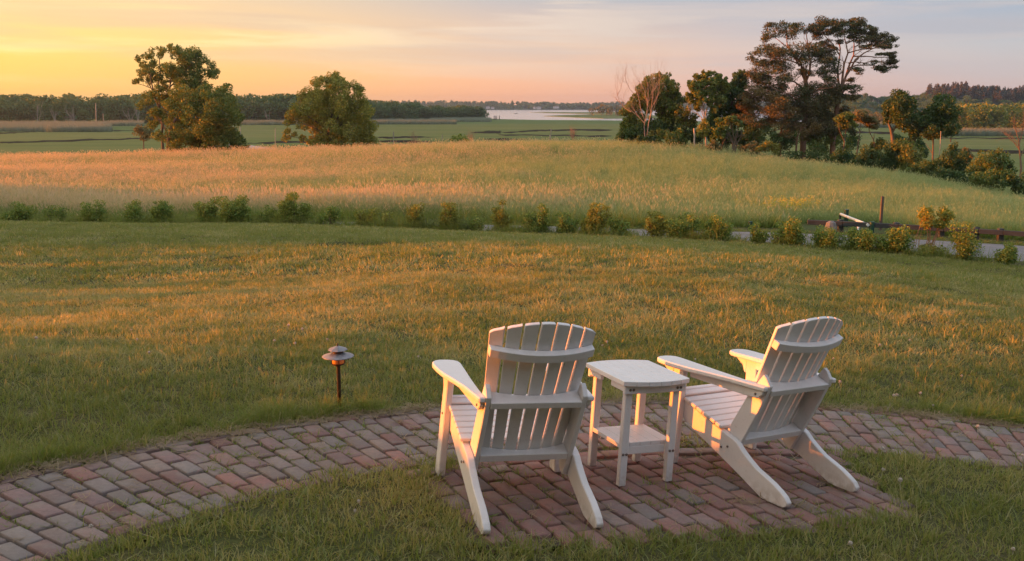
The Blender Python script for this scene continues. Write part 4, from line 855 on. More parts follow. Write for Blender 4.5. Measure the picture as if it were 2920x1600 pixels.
# undergrowth knitting the clump together
# bushes of the thicket, each its own plant
def bush(label, D, G, cl, lm, n, seed, size=.17, name='bush', shell=.45, lines=(), tw=None):
    return tree(name, label, 'bush', 'bushes at the edge of the meadow', D, *G, clumps=cl, lines=lines, leafm=lm, n=n, size=size, seed=seed, depth=.8, copies=3, shell=shell, tw=tw, bark='twig')
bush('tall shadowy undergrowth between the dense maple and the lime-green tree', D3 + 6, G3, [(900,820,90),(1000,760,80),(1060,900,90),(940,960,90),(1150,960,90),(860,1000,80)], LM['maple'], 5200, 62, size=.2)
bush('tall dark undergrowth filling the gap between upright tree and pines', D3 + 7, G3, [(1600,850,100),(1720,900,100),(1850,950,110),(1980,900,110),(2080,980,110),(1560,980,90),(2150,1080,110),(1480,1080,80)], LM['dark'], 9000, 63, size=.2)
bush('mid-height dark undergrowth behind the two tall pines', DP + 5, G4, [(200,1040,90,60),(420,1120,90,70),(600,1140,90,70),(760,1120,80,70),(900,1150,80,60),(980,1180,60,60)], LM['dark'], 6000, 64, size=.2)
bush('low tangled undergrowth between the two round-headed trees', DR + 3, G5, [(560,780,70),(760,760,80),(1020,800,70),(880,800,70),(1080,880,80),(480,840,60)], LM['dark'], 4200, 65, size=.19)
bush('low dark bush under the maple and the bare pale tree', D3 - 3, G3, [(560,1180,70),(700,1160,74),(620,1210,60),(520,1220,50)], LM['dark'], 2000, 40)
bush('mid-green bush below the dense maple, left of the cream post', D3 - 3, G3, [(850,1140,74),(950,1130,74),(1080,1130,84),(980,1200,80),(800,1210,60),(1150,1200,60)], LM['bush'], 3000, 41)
bush('dull green bush around the foot of the umbrella tree', D3 - 8, G3, [(1600,1290,60),(1530,1300,50),(1680,1310,50)], LM['grey'], 1200, 42)
bush('yellow-green bush at the foot of the sunlit pine', DP - 9, G4, [(230,1210,74,50),(170,1240,50,40),(290,1230,50,40)], LM['yellow'], 1800, 43)
bush('olive bush right of the umbrella tree at the meadow edge', DP - 8, G4, [(60,1220,70,50),(10,1230,50,40),(100,1260,50,34)], LM['grey'], 1500, 44)
bush('dark bush between the feet of the two tall pines', DP - 8, G4, [(430,1290,90,44),(560,1300,90,50),(650,1250,80,60),(700,1310,90,50)], LM['dark'], 3200, 45)
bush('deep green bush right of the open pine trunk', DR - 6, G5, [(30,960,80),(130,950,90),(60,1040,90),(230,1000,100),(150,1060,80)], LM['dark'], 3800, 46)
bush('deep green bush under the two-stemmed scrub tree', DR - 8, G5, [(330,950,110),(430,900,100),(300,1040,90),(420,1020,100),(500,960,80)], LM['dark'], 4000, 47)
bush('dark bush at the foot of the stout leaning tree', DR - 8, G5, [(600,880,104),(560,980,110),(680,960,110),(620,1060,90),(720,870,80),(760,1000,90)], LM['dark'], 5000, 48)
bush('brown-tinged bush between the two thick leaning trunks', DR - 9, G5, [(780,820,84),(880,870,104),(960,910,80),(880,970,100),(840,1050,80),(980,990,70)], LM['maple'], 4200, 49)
bush('fresh green bush below the thin straight trunk', DR - 14, G5, [(1050,1040,96),(1150,1080,96),(1000,1110,90),(1100,1140,90),(930,1090,70)], LM['bush'], 3600, 50)
bush('mixed green bush with a dark pointed top under the round-headed tree', DR - 15, G5, [(1410,840,54),(1380,910,60),(1450,930,90),(1340,1000,110),(1450,1040,110),(1250,1050,84),(1540,960,50)], LM['dark'], 4600, 51)
bush('grey-green bush right of the bush with the dark pointed top', DR - 12, G5, [(1560,900,54),(1590,960,50),(1540,880,40)], LM['grey'], 1200, 52)
bush('rounded bush with lit green top near the right end of the thicket', DR - 18, G5, [(1800,980,100),(1700,1050,100),(1950,940,90),(2050,1000,90),(1900,1060,110),(2080,1090,80),(1650,1110,70)], LM['bush'], 5600, 53)
bush('low dark green bush at the meadow edge below the rounded bush', DR - 20, G5, [(1350,1180,90),(1480,1200,100),(1240,1150,80),(1600,1220,90)], LM['dark'], 3800, 54)
bush('low mid-green bush below the rounded bush with the lit top', DR - 24, G5, [(1750,1200,110),(1880,1230,110),(1660,1230,80),(2000,1200,90)], LM['bush'], 4200, 55)
bush('dark bush in the corner where the thicket leaves the picture', DR - 27, G5, [(2080,1260,100),(2190,1280,100),(2280,1240,100),(2380,1260,110)], LM['dark'], 4200, 56)
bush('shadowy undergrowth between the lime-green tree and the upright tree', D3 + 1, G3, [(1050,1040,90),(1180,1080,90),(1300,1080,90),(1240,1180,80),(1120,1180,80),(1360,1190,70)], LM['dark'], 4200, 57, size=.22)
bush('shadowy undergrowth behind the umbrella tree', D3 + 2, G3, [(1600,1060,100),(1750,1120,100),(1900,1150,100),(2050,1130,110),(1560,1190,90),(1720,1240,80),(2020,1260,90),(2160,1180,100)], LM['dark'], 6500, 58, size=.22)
bush('shadowy undergrowth around the sunlit pine', DP - 4, G4, [(40,1090,80),(160,1120,80),(270,1150,70),(380,1200,80),(100,1180,70)], LM['dark'], 3600, 59, size=.2)
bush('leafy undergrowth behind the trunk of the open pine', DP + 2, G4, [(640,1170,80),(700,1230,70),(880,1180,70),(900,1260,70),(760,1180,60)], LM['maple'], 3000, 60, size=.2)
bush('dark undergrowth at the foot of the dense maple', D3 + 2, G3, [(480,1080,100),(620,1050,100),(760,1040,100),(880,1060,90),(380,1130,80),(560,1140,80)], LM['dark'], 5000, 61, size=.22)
for i, (u, v, r, lb) in enumerate([(1180, 402, 17, 'small pinkish twiggy bush on the meadow crest right of the grey fence post'), (1632, 392, 20, 'pinkish leafless bush on the meadow crest between the twin posts and the bare tree'), (1345, 400, 15, 'wispy reddish twig bush beside the round leafy shrub on the crest')]):
    p = at(u, v, 121 + i); zz = Hs(p[0], p[1]); t = empty('twig_bush', (p[0], p[1], zz), lb, 'bush', 'twiggy bushes on the crest'); ll = []
    for q in range(9):
        a = random.uniform(0, 6.28); e = np.array([math.cos(a) * r * .045 * random.random(), math.sin(a) * .4, (p[2] + r * 121 / FPX - zz)]); ll.append((np.array([[0, 0, -.1], e * .5 + [.1, 0, .1], e]), np.array([.02, .014, .006])))
    V, F = tubes(twigs(ll, 2, (6, 4), .8, .5, i, .6, .3), 4); mesh_np('stems', V, F, flat_noise('reddish_twig', (.30, .17, .12), (.38, .24, .18), 5) if i == 0 else bpy.data.materials['reddish_twig'], t)
# ------------------------------------------------------------------ rose hedge along the lawn edge
HG = 'rose shrubs in the row along the lawn edge'
def shrub(i, ud, vd, wd, hd, label, leafm='shrub', dens=1.0, bare=.15, D=None, top=None):
    u, v = ud * K, vd * K; x0 = (u - 1460) / FPX * 36; D = D or float(y_edge(x0)) + .9
    x = at(u, v, D)[0]; z = Hs(x, D); h = 1.12 * hd * K * D / FPX; wdt = (1.5 if 1950 < ud < 2300 else 1.25) * wd * K * D / FPX
    t = empty('rose_shrub', (x, D, z), label, 'shrub', HG); r = np.random.default_rng(600 + i)
    lines = []; cen = []; rad = []
    ns = int(7 + 5 * wdt)
    lx = r.normal(0, .10) * wdt
    for q in range(ns):
        a = r.uniform(0, 6.283); ex = math.cos(a) * wdt * .42 * r.uniform(.3, 1); ey = math.sin(a) * wdt * .36 * r.uniform(.3, 1); hh = h * r.uniform(.4, 1.06) * (1 - .35 * (abs(ex) / (wdt * .5 + .01)) ** 2)
        ex += lx * hh / h
        if top: ex += top * hh
        P = np.array([[ex * .15, ey * .15, -.05], [ex * .6, ey * .6, hh * .5], [ex, ey, hh]]); lines.append((P, np.array([.014, .010, .005])))
        for zz, k in ((.95, .34), (.66, .42), (.38, .44)):
            if zz < .5 and r.random() < bare: continue
            c = P[0] + (P[2] - P[0]) * zz; c = np.array([ex * (.25 + .75 * zz), ey * (.25 + .75 * zz), hh * zz]); cen.append(c); rad.append(np.array([.28, .28, .22]) * (.55 + .5 * wdt) * k * 2 * r.uniform(.55, 1.35) * .80)
    V, F = tubes(twigs(lines, 1, (3,), .22, .5, i), 4); mesh_np('stems', V, F, M['twig'], t)
    n = int(2900 * dens * max(.35, wdt * h)); vv, f, rn = leaf_cloud(cen, rad, n, .075, 700 + i, .6, .5, shell=.35); vv[:, 2] = np.maximum(vv[:, 2], .02 + .05 * r.random(len(vv)))
    mesh_np('leaves', vv, [f], LM[leafm], t, attrs={'rnd': ('FACE', 'FLOAT', rn)}); return t
ORD = ['first', 'second', 'third', 'fourth', 'fifth', 'sixth', 'seventh', 'eighth', 'ninth', 'tenth', 'eleventh', 'twelfth', 'thirteenth', 'fourteenth', 'fifteenth', 'sixteenth', 'seventeenth', 'eighteenth', 'nineteenth', 'twentieth', 'twenty-first', 'twenty-second', 'twenty-third', 'twenty-fourth', 'twenty-fifth', 'twenty-sixth', 'twenty-seventh', 'twenty-eighth', 'twenty-ninth', 'thirtieth', 'thirty-first']
SH = [(50,558,76,50,'low spreading rose shrub with dry grass at its foot','shrub'),(135,560,58,42,'small dark rose shrub with thin pale shoots','shrub'),(240,558,72,62,'wispy rose shrub with a tall bare shoot at its side','shrub'),
 (345,558,72,54,'rounded rose shrub with lit left side','shrub'),(415,558,64,54,'compact rose shrub with a flat leafy top','shrub'),(512,560,66,68,'upright oval rose shrub before a road gap','shrub'),(605,562,86,72,'wide rose shrub with one long shoot leaning out','shrub'),
 (672,562,50,46,'small loose rose shrub beside the wide one','shrub'),(742,564,78,70,'tall full rose shrub with a lit top','shrub'),(830,564,58,48,'thin dark rose shrub half hidden in weeds','shrub'),(912,564,60,44,'dry yellowish rose shrub with bare pale twigs','shrub_y'),
 (975,566,46,34,'very small yellow-green rose shrub','shrub_y'),(1048,570,60,54,'square-topped rose shrub with golden left side','shrub_y'),(1125,574,56,64,'loose rose shrub with two golden tufts on top','shrub_y'),(1198,574,50,40,'sparse twiggy rose shrub behind an arching grass clump','shrub'),
 (1265,577,50,74,'narrow upright rose shrub lit golden on its left','shrub_y'),(1352,585,66,66,'broad dark rose shrub by a patch of visible road','shrub'),(1420,587,62,50,'low dark rose shrub touching the broad one','shrub'),(1490,590,72,72,'slanting rose shrub with a golden slope of leaves','shrub_y'),
 (1557,594,40,50,'small dark slim rose shrub after the golden slanting one','shrub'),(1645,597,52,64,'upright rose shrub with a yellow left edge','shrub_y'),(1715,600,78,58,'rounded rose shrub with an olive top','shrub'),(1812,606,74,58,'bushy dark green rose shrub with visible stems','shrub'),
 (1900,610,50,46,'small rose shrub just in front of the short green bollard','shrub'),(1990,618,78,60,'wide rose shrub with a pale yellow top','shrub'),(2080,628,70,50,'dark rose shrub in the shade before the gate','shrub'),(2155,634,82,50,'dense rose shrub in front of the gate posts','shrub'),
 (2245,642,76,60,'rose shrub with a lit yellow shoot','shrub'),(2432,660,84,80,'sparse rose shrub with two pale cut stems','shrub'),(2526,674,70,46,'small bright green rose shrub alone in front of the grey road','shrub')]
for i, (u, v, wd, hd, lb, lm) in enumerate(SH):
    sparse = any(k in lb for k in ('sparse', 'wispy', 'thin', 'very small', 'twiggy'))
    shrub(i, u, v, wd, hd, f'{lb}, {ORD[i]} in the row', lm, .5 if sparse else 1.15, .6 if sparse else .15, top={6: -.25, 18: .3}.get(i))
# the tall one: bare legs below, a golden head of leaves above
D = float(y_edge((2338 * K - 1460) / FPX * 32)) + 1.3; u0, v0 = 2338 * K, 655 * K; px = D / FPX * K
x = at(u0, v0, D)[0]; z = Hs(x, D); t = empty('rose_shrub', (x, D, z), 'tall leggy shrub with golden leaves on bare reddish stems, above the hedge', 'shrub', HG)
hd = at(u0, 530 * K, D)[2] - z; lines = []; cen = []; rad = []; r = np.random.default_rng(77)
for q in range(11):
    ex = r.uniform(-.55, .65) * 1.0; ey = r.uniform(-.35, .35); P = np.array([[r.uniform(-.28, .28), r.uniform(-.2, .2), -.05], [ex * .35, ey * .3, hd * .42], [ex * .7, ey * .7, hd * .72], [ex, ey, hd * r.uniform(.86, 1.0)]]); lines.append((P, np.array([.013, .011, .008, .005])))
    for zz in (2, 3): cen.append(P[zz]); rad.append((.22, .2, .17))
for dx, dz in ((-.62, 1.16), (-.5, 1.0), (-.7, .9)): lines.append((np.array([[dx * .9, 0, -.05], [dx * .8, .02, hd * .4], [dx * .45, .05, hd * dz * .9]]), np.array([.012, .009, .004])))
V, F = tubes(twigs(lines, 1, (3,), .25, .5, 3), 5); mesh_np('stems', V, F, flat_noise('red_stem', (.34, .17, .10), (.44, .26, .16), 9), t)
cen += [np.array([r.uniform(-.3, .3), r.uniform(-.3, .3), .22]) for q in range(5)]; rad += [(.25, .25, .2)] * 5
vv, f, rn = leaf_cloud(cen, rad, 2800, .10, 78, .55, .3, shell=.25); vv[:, 2] = np.maximum(vv[:, 2], .03); mesh_np('leaves', vv, [f], LM['shrub_y'], t, attrs={'rnd': ('FACE', 'FLOAT', rn)})

# arching grass clumps set between the roses
gm = grass_mat('clump_grass', (.12, .16, .05), (.15, .17, .06), (.24, .20, .10), .4)
for i, (u, v, lb) in enumerate([(1078, 572, 'arching green grass clump beside the square-topped rose shrub'), (1150, 575, 'wide arching grass clump under the shrub with two golden tufts'), (1180, 577, 'grey-green arching grass clump in front of the sparse twiggy shrub')]):
    D = 36.2; x = at(u * K, v * K, D)[0]; V, Q, h = blades(110, .18, .45, .75, .018, 1.4, 4, 90 + i, .7); o = mesh_np('grass_clump', V, [Q], gm, attrs={'hgt': ('POINT', 'FLOAT', h)}); o.location = (x, D, Hs(x, D) - .02); tag(o, lb, 'grass clump', 'grass clumps in the hedge')

# ------------------------------------------------------------------ gate, bollard, stake, guard rail beyond the road
def post(name, u, vtop, D, dia, m, label, cat, cap=True, group=None):
    p = at(u, vtop, D); x, top = p[0], p[2]; z = Hs(x, D); h = max(.3, top - z); r_ = dia / 2
    t = empty(name, (x, D, z), label, cat, group); bm_obj('shaft', lathe([(r_, -.3), (r_, h - .05), (r_, h - .045)], 16), M[m], t)
    if cap: bm_obj('cap', lathe([(r_ * 1.08, h - .044), (r_ * 1.12, h - .03), (r_ * 1.05, h - .008), (r_ * .6, h)], 16), M[m], t)
    return t
DG = 40.2
post('gate_post', 2414, 597, DG + 3.2, .21, 'green_paint', 'taller dark green gate post behind the pale barrier arm', 'gate post', group='posts of the barrier')
post('gate_post', 2487, 632, DG, .21, 'green_paint', 'shorter dark green gate post at the lower end of the pale barrier arm', 'gate post', group='posts of the barrier')
post('bollard', 2140, 631, 41.3, .17, 'green_paint', 'short dark green bollard by the road, behind the hedge', 'bollard')
a = at(2398, 611, DG + 3.6); b = at(2476, 642, DG - .05); t = empty('barrier_arm', tuple((a + b) / 2), 'pale painted barrier arm with a diagonal brace between the two green posts', 'barrier'); o0 = (a + b) / 2
V, F = tubes([(np.array([a - o0, b - o0]), np.array([.062, .062]))], 12); 
bm = bmesh.new(); vs_ = [bm.verts.new(q) for q in V]
for q in F[0]: bm.faces.new([vs_[i] for i in q])
bm.faces.new(vs_[:12][::-1]); bm.faces.new(vs_[12:]); bm_obj('beam', bm, M['pale_paint'], t)
c = a * .40 + b * .60; d = at(2452, 672, DG - .05)
V, F = tubes([(np.array([c - o0, d - o0]), np.array([.05, .05]))], 10); mesh_np('brace', V, F, M['pale_paint'], t)
c2 = c + (b - a) * .06; V, F = tubes([(np.array([c2 - o0, d - o0 + [.1, 0, 0]]), np.array([.035, .035]))], 8); mesh_np('brace', V, F, M['green_paint'], t)
V, F = tubes([(np.array([a - o0 + (a - b) * .02, a - o0 + (a - b) * .02 + [0, 0, -.22]]), np.array([.05, .05]))], 8); mesh_np('latch', V, F, M['rail'], t)
p = at(2517, 560, 41.6); z = Hs(p[0], 41.6); t = bm_obj('stake', box(-.055, .055, -.05, .05, -.3, p[2] - z, .006), flat_noise('brown_wood', (.10, .075, .06), (.16, .12, .09), 6, .85, .4, 20, .004, stretch=(1, 1, .2)), None); t.location = (p[0], 41.6, z); tag(t, 'weathered brown wooden stake standing in the grass right of the gate', 'stake')
# timber guard rail on low posts along the far kerb
gr = empty('guard_rail', (12, 41, Hs(12, 41)), 'long dark timber guard rail on stubby posts along the far side of the road', 'guard rail'); o0 = np.array(gr.location)
def rp(u, v, off): 
    x = at(u, v, 42)[0]; D = float(y_rf(x)) + off; return np.array([at(u, v, D)[0], D])
us_ = [2300, 2400, 2560, 2690, 2790, 2860, 2960, 3080]
pts = [rp(u, 660, 1.5) for u in us_]
for (xa, ya), (xb, yb) in zip(pts[:-1], pts[1:]):
    za, zb = Hs(xa, ya) + .37, Hs(xb, yb) + .37; d = np.array([xb - xa, yb - ya]); d /= np.linalg.norm(d); nn = np.array([-d[1], d[0]]) * .07; A = np.array([xa, ya]) + d * .01; B = np.array([xb, yb]) - d * .01
    ring = lambda z1, z2: [(A[0] - nn[0], A[1] - nn[1], z1), (B[0] - nn[0], B[1] - nn[1], z2), (B[0] + nn[0], B[1] + nn[1], z2), (A[0] + nn[0], A[1] + nn[1], z1)]
    q = [tuple(np.array(w_) - o0) for w_ in ring(za - .10, zb - .10) + ring(za + .10, zb + .10)]; bm_obj('beam', hexa(q, .01), M['rail'], gr)
for (xa, ya) in pts[1:]:
    z = Hs(xa, ya); q = np.array([xa, ya + .19, z]) - o0; bm = box(-.11, .11, -.10, .10, -.3, .52, .012); bmesh.ops.translate(bm, verts=bm.verts[:], vec=q); bm_obj('post', bm, M['rail'], gr)
t = bm_obj('boulder', lathe([(.05, -.2), (.24, -.1), (.26, .2), (.2, .42), (.08, .5)], 9), flat_noise('grey_stone', (.16, .155, .15), (.24, .23, .22), 5, .9, .5, 12, .03), None); p = rp(2370, 640, 1.2); t.location = (p[0], p[1], Hs(*p)); t.scale = (1, .8, 1); tag(t, 'rough grey stone block at the start of the timber guard rail', 'stone')

# ------------------------------------------------------------------ posts and poles beyond the meadow
def slim(name, pts, D, r0, m, label, cat, group=None, base=None):
    P = np.array([at(u, v, D) for u, v in pts]); z = max(Hs(P[0][0], D), MARSH) if base is None else base
    P[0][2] = min(P[0][2], z - .1) if P[0][2] > z else P[0][2]
    t = P[0].copy(); V, F = tubes([(P - t, np.linspace(r0, r0 * .85, len(P)))], 7); o = mesh_np(name, V, F, M[m]); o.location = t; return tag(o, label, cat, group)
slim('fence_post', [(1122, 420), (1122, 376)], 121, .07, 'greypost', 'lone grey post on the meadow crest just right of the spreading tree', 'post')
slim('fence_post', [(1260, 414), (1261, 384)], 121, .06, 'greypost', 'short dark post at the left side of the round leafy shrub', 'post')
slim('fence_post', [(1569, 405), (1570, 386), (1572, 367)], 120, .075, 'greypost', 'taller leaning one of the two grey posts on the crest in the middle', 'post', 'twin posts')
slim('fence_post', [(1568.5, 405), (1567.5, 385)], 119, .065, 'greypost', 'shorter one of the two grey posts on the crest in the middle', 'post', 'twin posts')
slim('marsh_post', [(685, 378), (684, 348)], 300, .13, 'greypost', 'pale post standing in the marsh right of the broad low tree', 'post')
slim('marsh_post', [(784, 416), (785, 366)], 235, .10, 'greypost', 'thin tall post in the marsh left of the spreading tree', 'post')
slim('utility_pole', [(274, 346), (273, 294)], 600, .28, 'greypost', 'grey utility pole in front of the dark wood', 'pole')
slim('utility_pole', [(294, 338), (294, 324)], 605, .22, 'greypost', 'short pole stump beside the utility pole in front of the dark wood', 'pole')
slim('snag', [(1981, 405), (1980, 385), (1979, 366)], 104, .10, 'bark_pale', 'pale cream broken trunk catching light among the dark trees', 'tree trunk')
slim('birdhouse_pole', [(2680, 440), (2682, 400), (2683, 374)], 92, .04, 'greypost', 'thin grey pole among the twigs right of the round-headed tree', 'pole')
for i, u in enumerate([1409, 1412.3, 1416.5, 1424]):
    slim('piling', [(u, 339.5), (u, 330)], 815, .32, 'rail', ['first', 'second', 'third', 'fourth'][i] + ' dark mooring pile from the wooded point, where the marsh meets the water', 'piling', 'mooring piles', base=MARSH - .6)
dk = empty('landing_frame', (*at(1393, 333, 850)[:2], MARSH - .6), 'thin dark square landing frame standing in the water beside the wooded point', 'frame')
ppl = lambda a, b: tubes([(np.array([a, b], float), np.array([.14, .14]))], 6)
for nm, a, b in (('post', (-.9, 0, -1), (-.9, 0, 2.7)), ('post', (.9, 0, -1), (.9, 0, 2.7)), ('crossbar', (-1, 0, 2.6), (1, 0, 2.6))):
    V, F = ppl(a, b); mesh_np(nm, V, F, M['rail'], dk)
# small boat out on the bay
p = at(1470.5, 321.3, 1450); bt = empty('boat', (p[0], p[1], MARSH - .62), 'tiny grey motor boat far out on the pink water', 'boat')
hull = [(-2.9, -.9, .1), (2.2, -.9, .1), (3.4, 0, .2), (2.2, .9, .1), (-2.9, .9, .1), (-3.1, -1.1, .95), (2.4, -1.1, 1.05), (4.0, 0, 1.3), (2.4, 1.1, 1.05), (-3.1, 1.1, .95)]
bm = bmesh.new(); v = [bm.verts.new(q) for q in hull]
for i in range(5): bm.faces.new((v[i], v[(i + 1) % 5], v[5 + (i + 1) % 5], v[5 + i]))
bm.faces.new(v[4::-1]); bm.faces.new(v[5:]); bm_obj('hull', bm, M['greypost'], bt); bm_obj('cabin', prism([(-.8, 1.0), (1.0, 1.0), (.6, 2.1), (-.8, 2.2)], -.7, .7, 'y', .05), M['pale_paint'], bt)

# ------------------------------------------------------------------ far land: woods, hills, spits, houses
def crown_src(name, seed, lm, w_, h, n, size, kind='round'):
    r = np.random.default_rng(seed)
    if kind == 'round':
        k = 9; a = r.uniform(0, 6.28, k); cen = np.column_stack([np.cos(a) * w_ * .28 * r.uniform(.3, 1, k), np.sin(a) * w_ * .28 * r.uniform(.3, 1, k), h * r.uniform(.35, .85, k)]); rad = np.column_stack([w_ * r.uniform(.18, .28, k)] * 2 + [h * r.uniform(.12, .2, k)])
        cen = np.vstack([cen, [[0, 0, h * .86]], [[0, 0, h * .3]]]); rad = np.vstack([rad, [[w_ * .2, w_ * .2, h * .13]], [[w_ * .36, w_ * .36, h * .3]]])
    else:
        t = np.linspace(.08, .97, 12); cen = np.column_stack([r.normal(0, .04 * w_, 12), r.normal(0, .04 * w_, 12), h * t]); rr = w_ * .5 * (1 - t) ** .75 + .12; rad = np.column_stack([rr, rr, np.full(12, h * .06)])
    v, f, rn = leaf_cloud(cen, rad, n, size, seed, .7, .25, shell=.6); return mesh_np(name, v, [f], lm, attrs={'rnd': ('FACE', 'FLOAT', rn)}, lk=False)
FW = [crown_src(f'wood_crown_{i}', 200 + i, LM['far'], 17, 14, 900, 1.3) for i in range(5)]
FF_ = [crown_src(f'fir_crown_{i}', 220 + i, LM['fir'], 9.5, 14, 640, 1.1, 'fir') for i in range(4)]
def wood(name, pts, s0, s1, src, seed):
    r = np.random.default_rng(seed); n = len(pts); s = r.uniform(s0, s1, n)
    return scatter(name, pts, np.column_stack([np.zeros(n), np.zeros(n), r.uniform(0, 6.28, n)]), np.column_stack([s * r.uniform(.85, 1.2, n), s * r.uniform(.85, 1.2, n), s]), r.integers(0, len(src), n), src, r.random(n))
r = np.random.default_rng(31)
def bank(u0, u1, D0, D1, n, v_top=None):             # scattered feet between two distances over a range of bearings
    u = r.uniform(u0, u1, n); D = r.uniform(D0, D1, n); x = (u - 1460) / FPX * D * 1.0; return np.column_stack([x, D, np.full(n, MARSH - .3)])
# long wood on the left, its front edge stepping back towards the wooded point
pts = bank(-700, 1000, 640, 760, 460); pts[:, 2] += (pts[:, 1] - 640) / 120 * 3.0 + .8 * np.sin(pts[:, 0] * .03)
w1 = wood('far_wood', pts, .72, 1.36, FW, 1)
pts = bank(880, 1190, 690, 800, 120); k = np.clip((pts[:, 0] / pts[:, 1] * FPX + 1460 - 880) / 310, 0, 1); pts[:, 2] += 2.5 * (1 - k)
w2 = wood('far_wood', pts, .6, 1.12, FW, 2)
uu_ = r.uniform(1150, 1372, 95); DD = 740 + (uu_ - 1150) * .32 + r.uniform(0, 70, 95); pts = np.column_stack([(uu_ - 1460) / FPX * DD, DD, np.full(95, MARSH - .5)])
w3 = wood('far_wood', pts, .5, .92, FW, 3)
pts = np.array([[*((u - 1460) / FPX * 800, 800), MARSH - .5] for u in (1338, 1347, 1356, 1364, 1371)]); w4 = wood('far_wood', pts, .70, .84, FW, 4)
# bay's far shore: wooded ridge
def ridge(name, u0, u1, D, ztop, m, seed, depth=200, z0=MARSH - 1.0):
    rr = np.random.default_rng(seed); us = np.linspace(u0, u1, 90); x = (us - 1460) / FPX * D; h = ztop * (1 + .22 * np.sin(us * .006 + seed) + .12 * np.sin(us * .021 + 2 * seed) + .05 * np.sin(us * .07)); h = h * np.clip(np.minimum(us - u0, u1 - us) / 60, 0.02, 1) ** .6
    rows = [(0, 0), (.3, .45), (.65, .85), (1, 1), (1.6, .3)]; v = [];
    for t, q in rows: v += [(a * (1 + t * depth / D), D + t * depth, z0 + b * q) for a, b in zip(x, h)]
    n = 90; f = [(j * n + i, j * n + i + 1, (j + 1) * n + i + 1, (j + 1) * n + i) for j in range(4) for i in range(n - 1)]
    o = mesh_np(name, v, [np.array(f)], m, smooth=True); tag(o, kind='structure'); return x, h
hm = flat_noise('wooded_slope', (.05, .065, .03), (.08, .09, .04), .02, .95, objspace=False, spec=.05)
x, h = ridge('hills', 900, 2500, 2780, 13, hm, 1)
pts = []
for q in range(900):
    u = r.uniform(920, 2480); t = r.random(); i = int((u - 900) / 1600 * 89); pts.append(((u - 1460) / FPX * (2780 + t * 200), 2780 + t * 200, MARSH - 1 + h[i] * min(1, t * 1.2) * .97))
wood('far_shore_wood', np.array(pts), .8, 1.2, [crown_src(f'shore_crown_{i}', 240 + i, LM['far'], 14, 12, 130, 3.0) for i in range(3)], 5)
# marsh spits and the wooded knoll in the bay
for nm, pl_ in (('marsh_spit', [(1512, 320.6), (1560, 319.8), (1660, 320), (1740, 318.5), (1800, 318), (1860, 326), (1740, 326), (1650, 324), (1570, 322.4)]), ('marsh_spit', [(1551, 330.6), (1600, 328.4), (1690, 325.8), (1800, 326.5), (1900, 330), (1900, 337.2), (1720, 337.4), (1640, 334.5), (1580, 332)])):
    o = poly_sheet(nm, px_poly(pl_, MARSH - .25), MARSH - .25, M['marsh'], .5); tag(o, kind='structure')
kd = empty('wooded_knoll', ((1730 - 1460) / FPX * 1150, 1150, MARSH), 'low brownish-green wooded knoll at the end of the marsh spit in the bay', 'knoll')
cl = [(1690, 318, 9), (1705, 311, 10), (1722, 307, 10), (1742, 311, 10), (1760, 313, 11), (1780, 312, 11), (1715, 317, 10), (1740, 319, 11), (1765, 320, 10), (1800, 314, 12), (1820, 318, 12), (1845, 320, 12)]
C_, R_ = px_clumps([(a - 0, b, c_) for a, b, c_ in cl], 1150, (0, 0), 1, 60, .3, 3); v, f, rn = leaf_cloud(C_ - np.array(kd.location), R_, 2600, 1.6, 61, .7, .3); v[:, 2] = np.maximum(v[:, 2], -.2); mesh_np('trees', v, [f], LM['grey'], kd, attrs={'rnd': ('FACE', 'FLOAT', rn)})
# houses on the far shore
hw_ = flat_noise('white_siding', (.40, .41, .43), (.46, .47, .49), .5); hr_ = flat_noise('grey_roof', (.14, .13, .13), (.20, .19, .19), .5)
def house(u, v, wd, ht, label, D=2770, roof=.5, wing=0):
    p = at(u, v, D); t = empty('shore_house', tuple(p), label, 'house', 'houses on the far shore'); hw2, dp = wd / 2, wd * .4
    bm_obj('wall', box(-hw2, hw2, -dp, dp, -2, ht, 0), hw_, t); bm_obj('roof', prism([(-hw2 - .4, ht), (hw2 + .4, ht), (hw2 * (.3 if wing else 0), ht * (1 + roof)), (-hw2 * (.3 if wing else 0), ht * (1 + roof) + .01)], -dp - .4, dp + .4, 'y', 0), hr_, t)
    for k in range(3): bm_obj('window', box(-hw2 * .7 + k * wd * .3, -hw2 * .7 + k * wd * .3 + wd * .13, -dp - .05, -dp + .1, ht * .3, ht * .75, 0), hr_, t)
house(1391.5, 308, 11, 4.0, 'white flat-gabled house at the far shore nearest to the wooded point', wing=1); house(1405, 309, 9, 3, 'small white house with a steep gable, second along the far shore', roof=1.0)
house(1524, 309, 7, 4, 'narrow white house left of the long white one on the far shore', roof=.8); house(1536, 309.5, 13, 4.5, 'long white house in the middle of the far shore'); house(1586, 307.5, 16, 4, 'wide pale house half hidden in trees, rightmost on the far shore', wing=1)

# right: wooded hill with firs, flat wood below it
x, h = ridge('hills', 2250, 3400, 800, 17, hm, 4, 260, MARSH - .5)
def hillh(u, t): 
    i = int(np.clip((u - 2250) / 1150 * 89, 0, 89)); return MARSH - .5 + h[i] * min(1, t * 1.25) * .95
pts = [];
for q in range(560):
    u = r.uniform(2280, 3300); t = r.random() ** .8; D = 800 + t * 260; pts.append(((u - 1460) / FPX * D, D, hillh(u, t)))
wood('hill_wood', np.array(pts), .35, .6, FW, 6)
pts = []
for q in range(520):
    u = r.uniform(2620, 3330); k = np.clip((u - 2620) / 130, 0, 1) * np.clip((2990 - u) / 140, .25, 1); t = r.uniform(.55, 1.0); D = 800 + t * 260
    if r.random() > .35 + .65 * k: continue
    pts.append(((u - 1460) / FPX * D, D, hillh(u, t)))
wood('fir_wood', np.array(pts), .85, 1.1, FF_, 7)
pts = [];
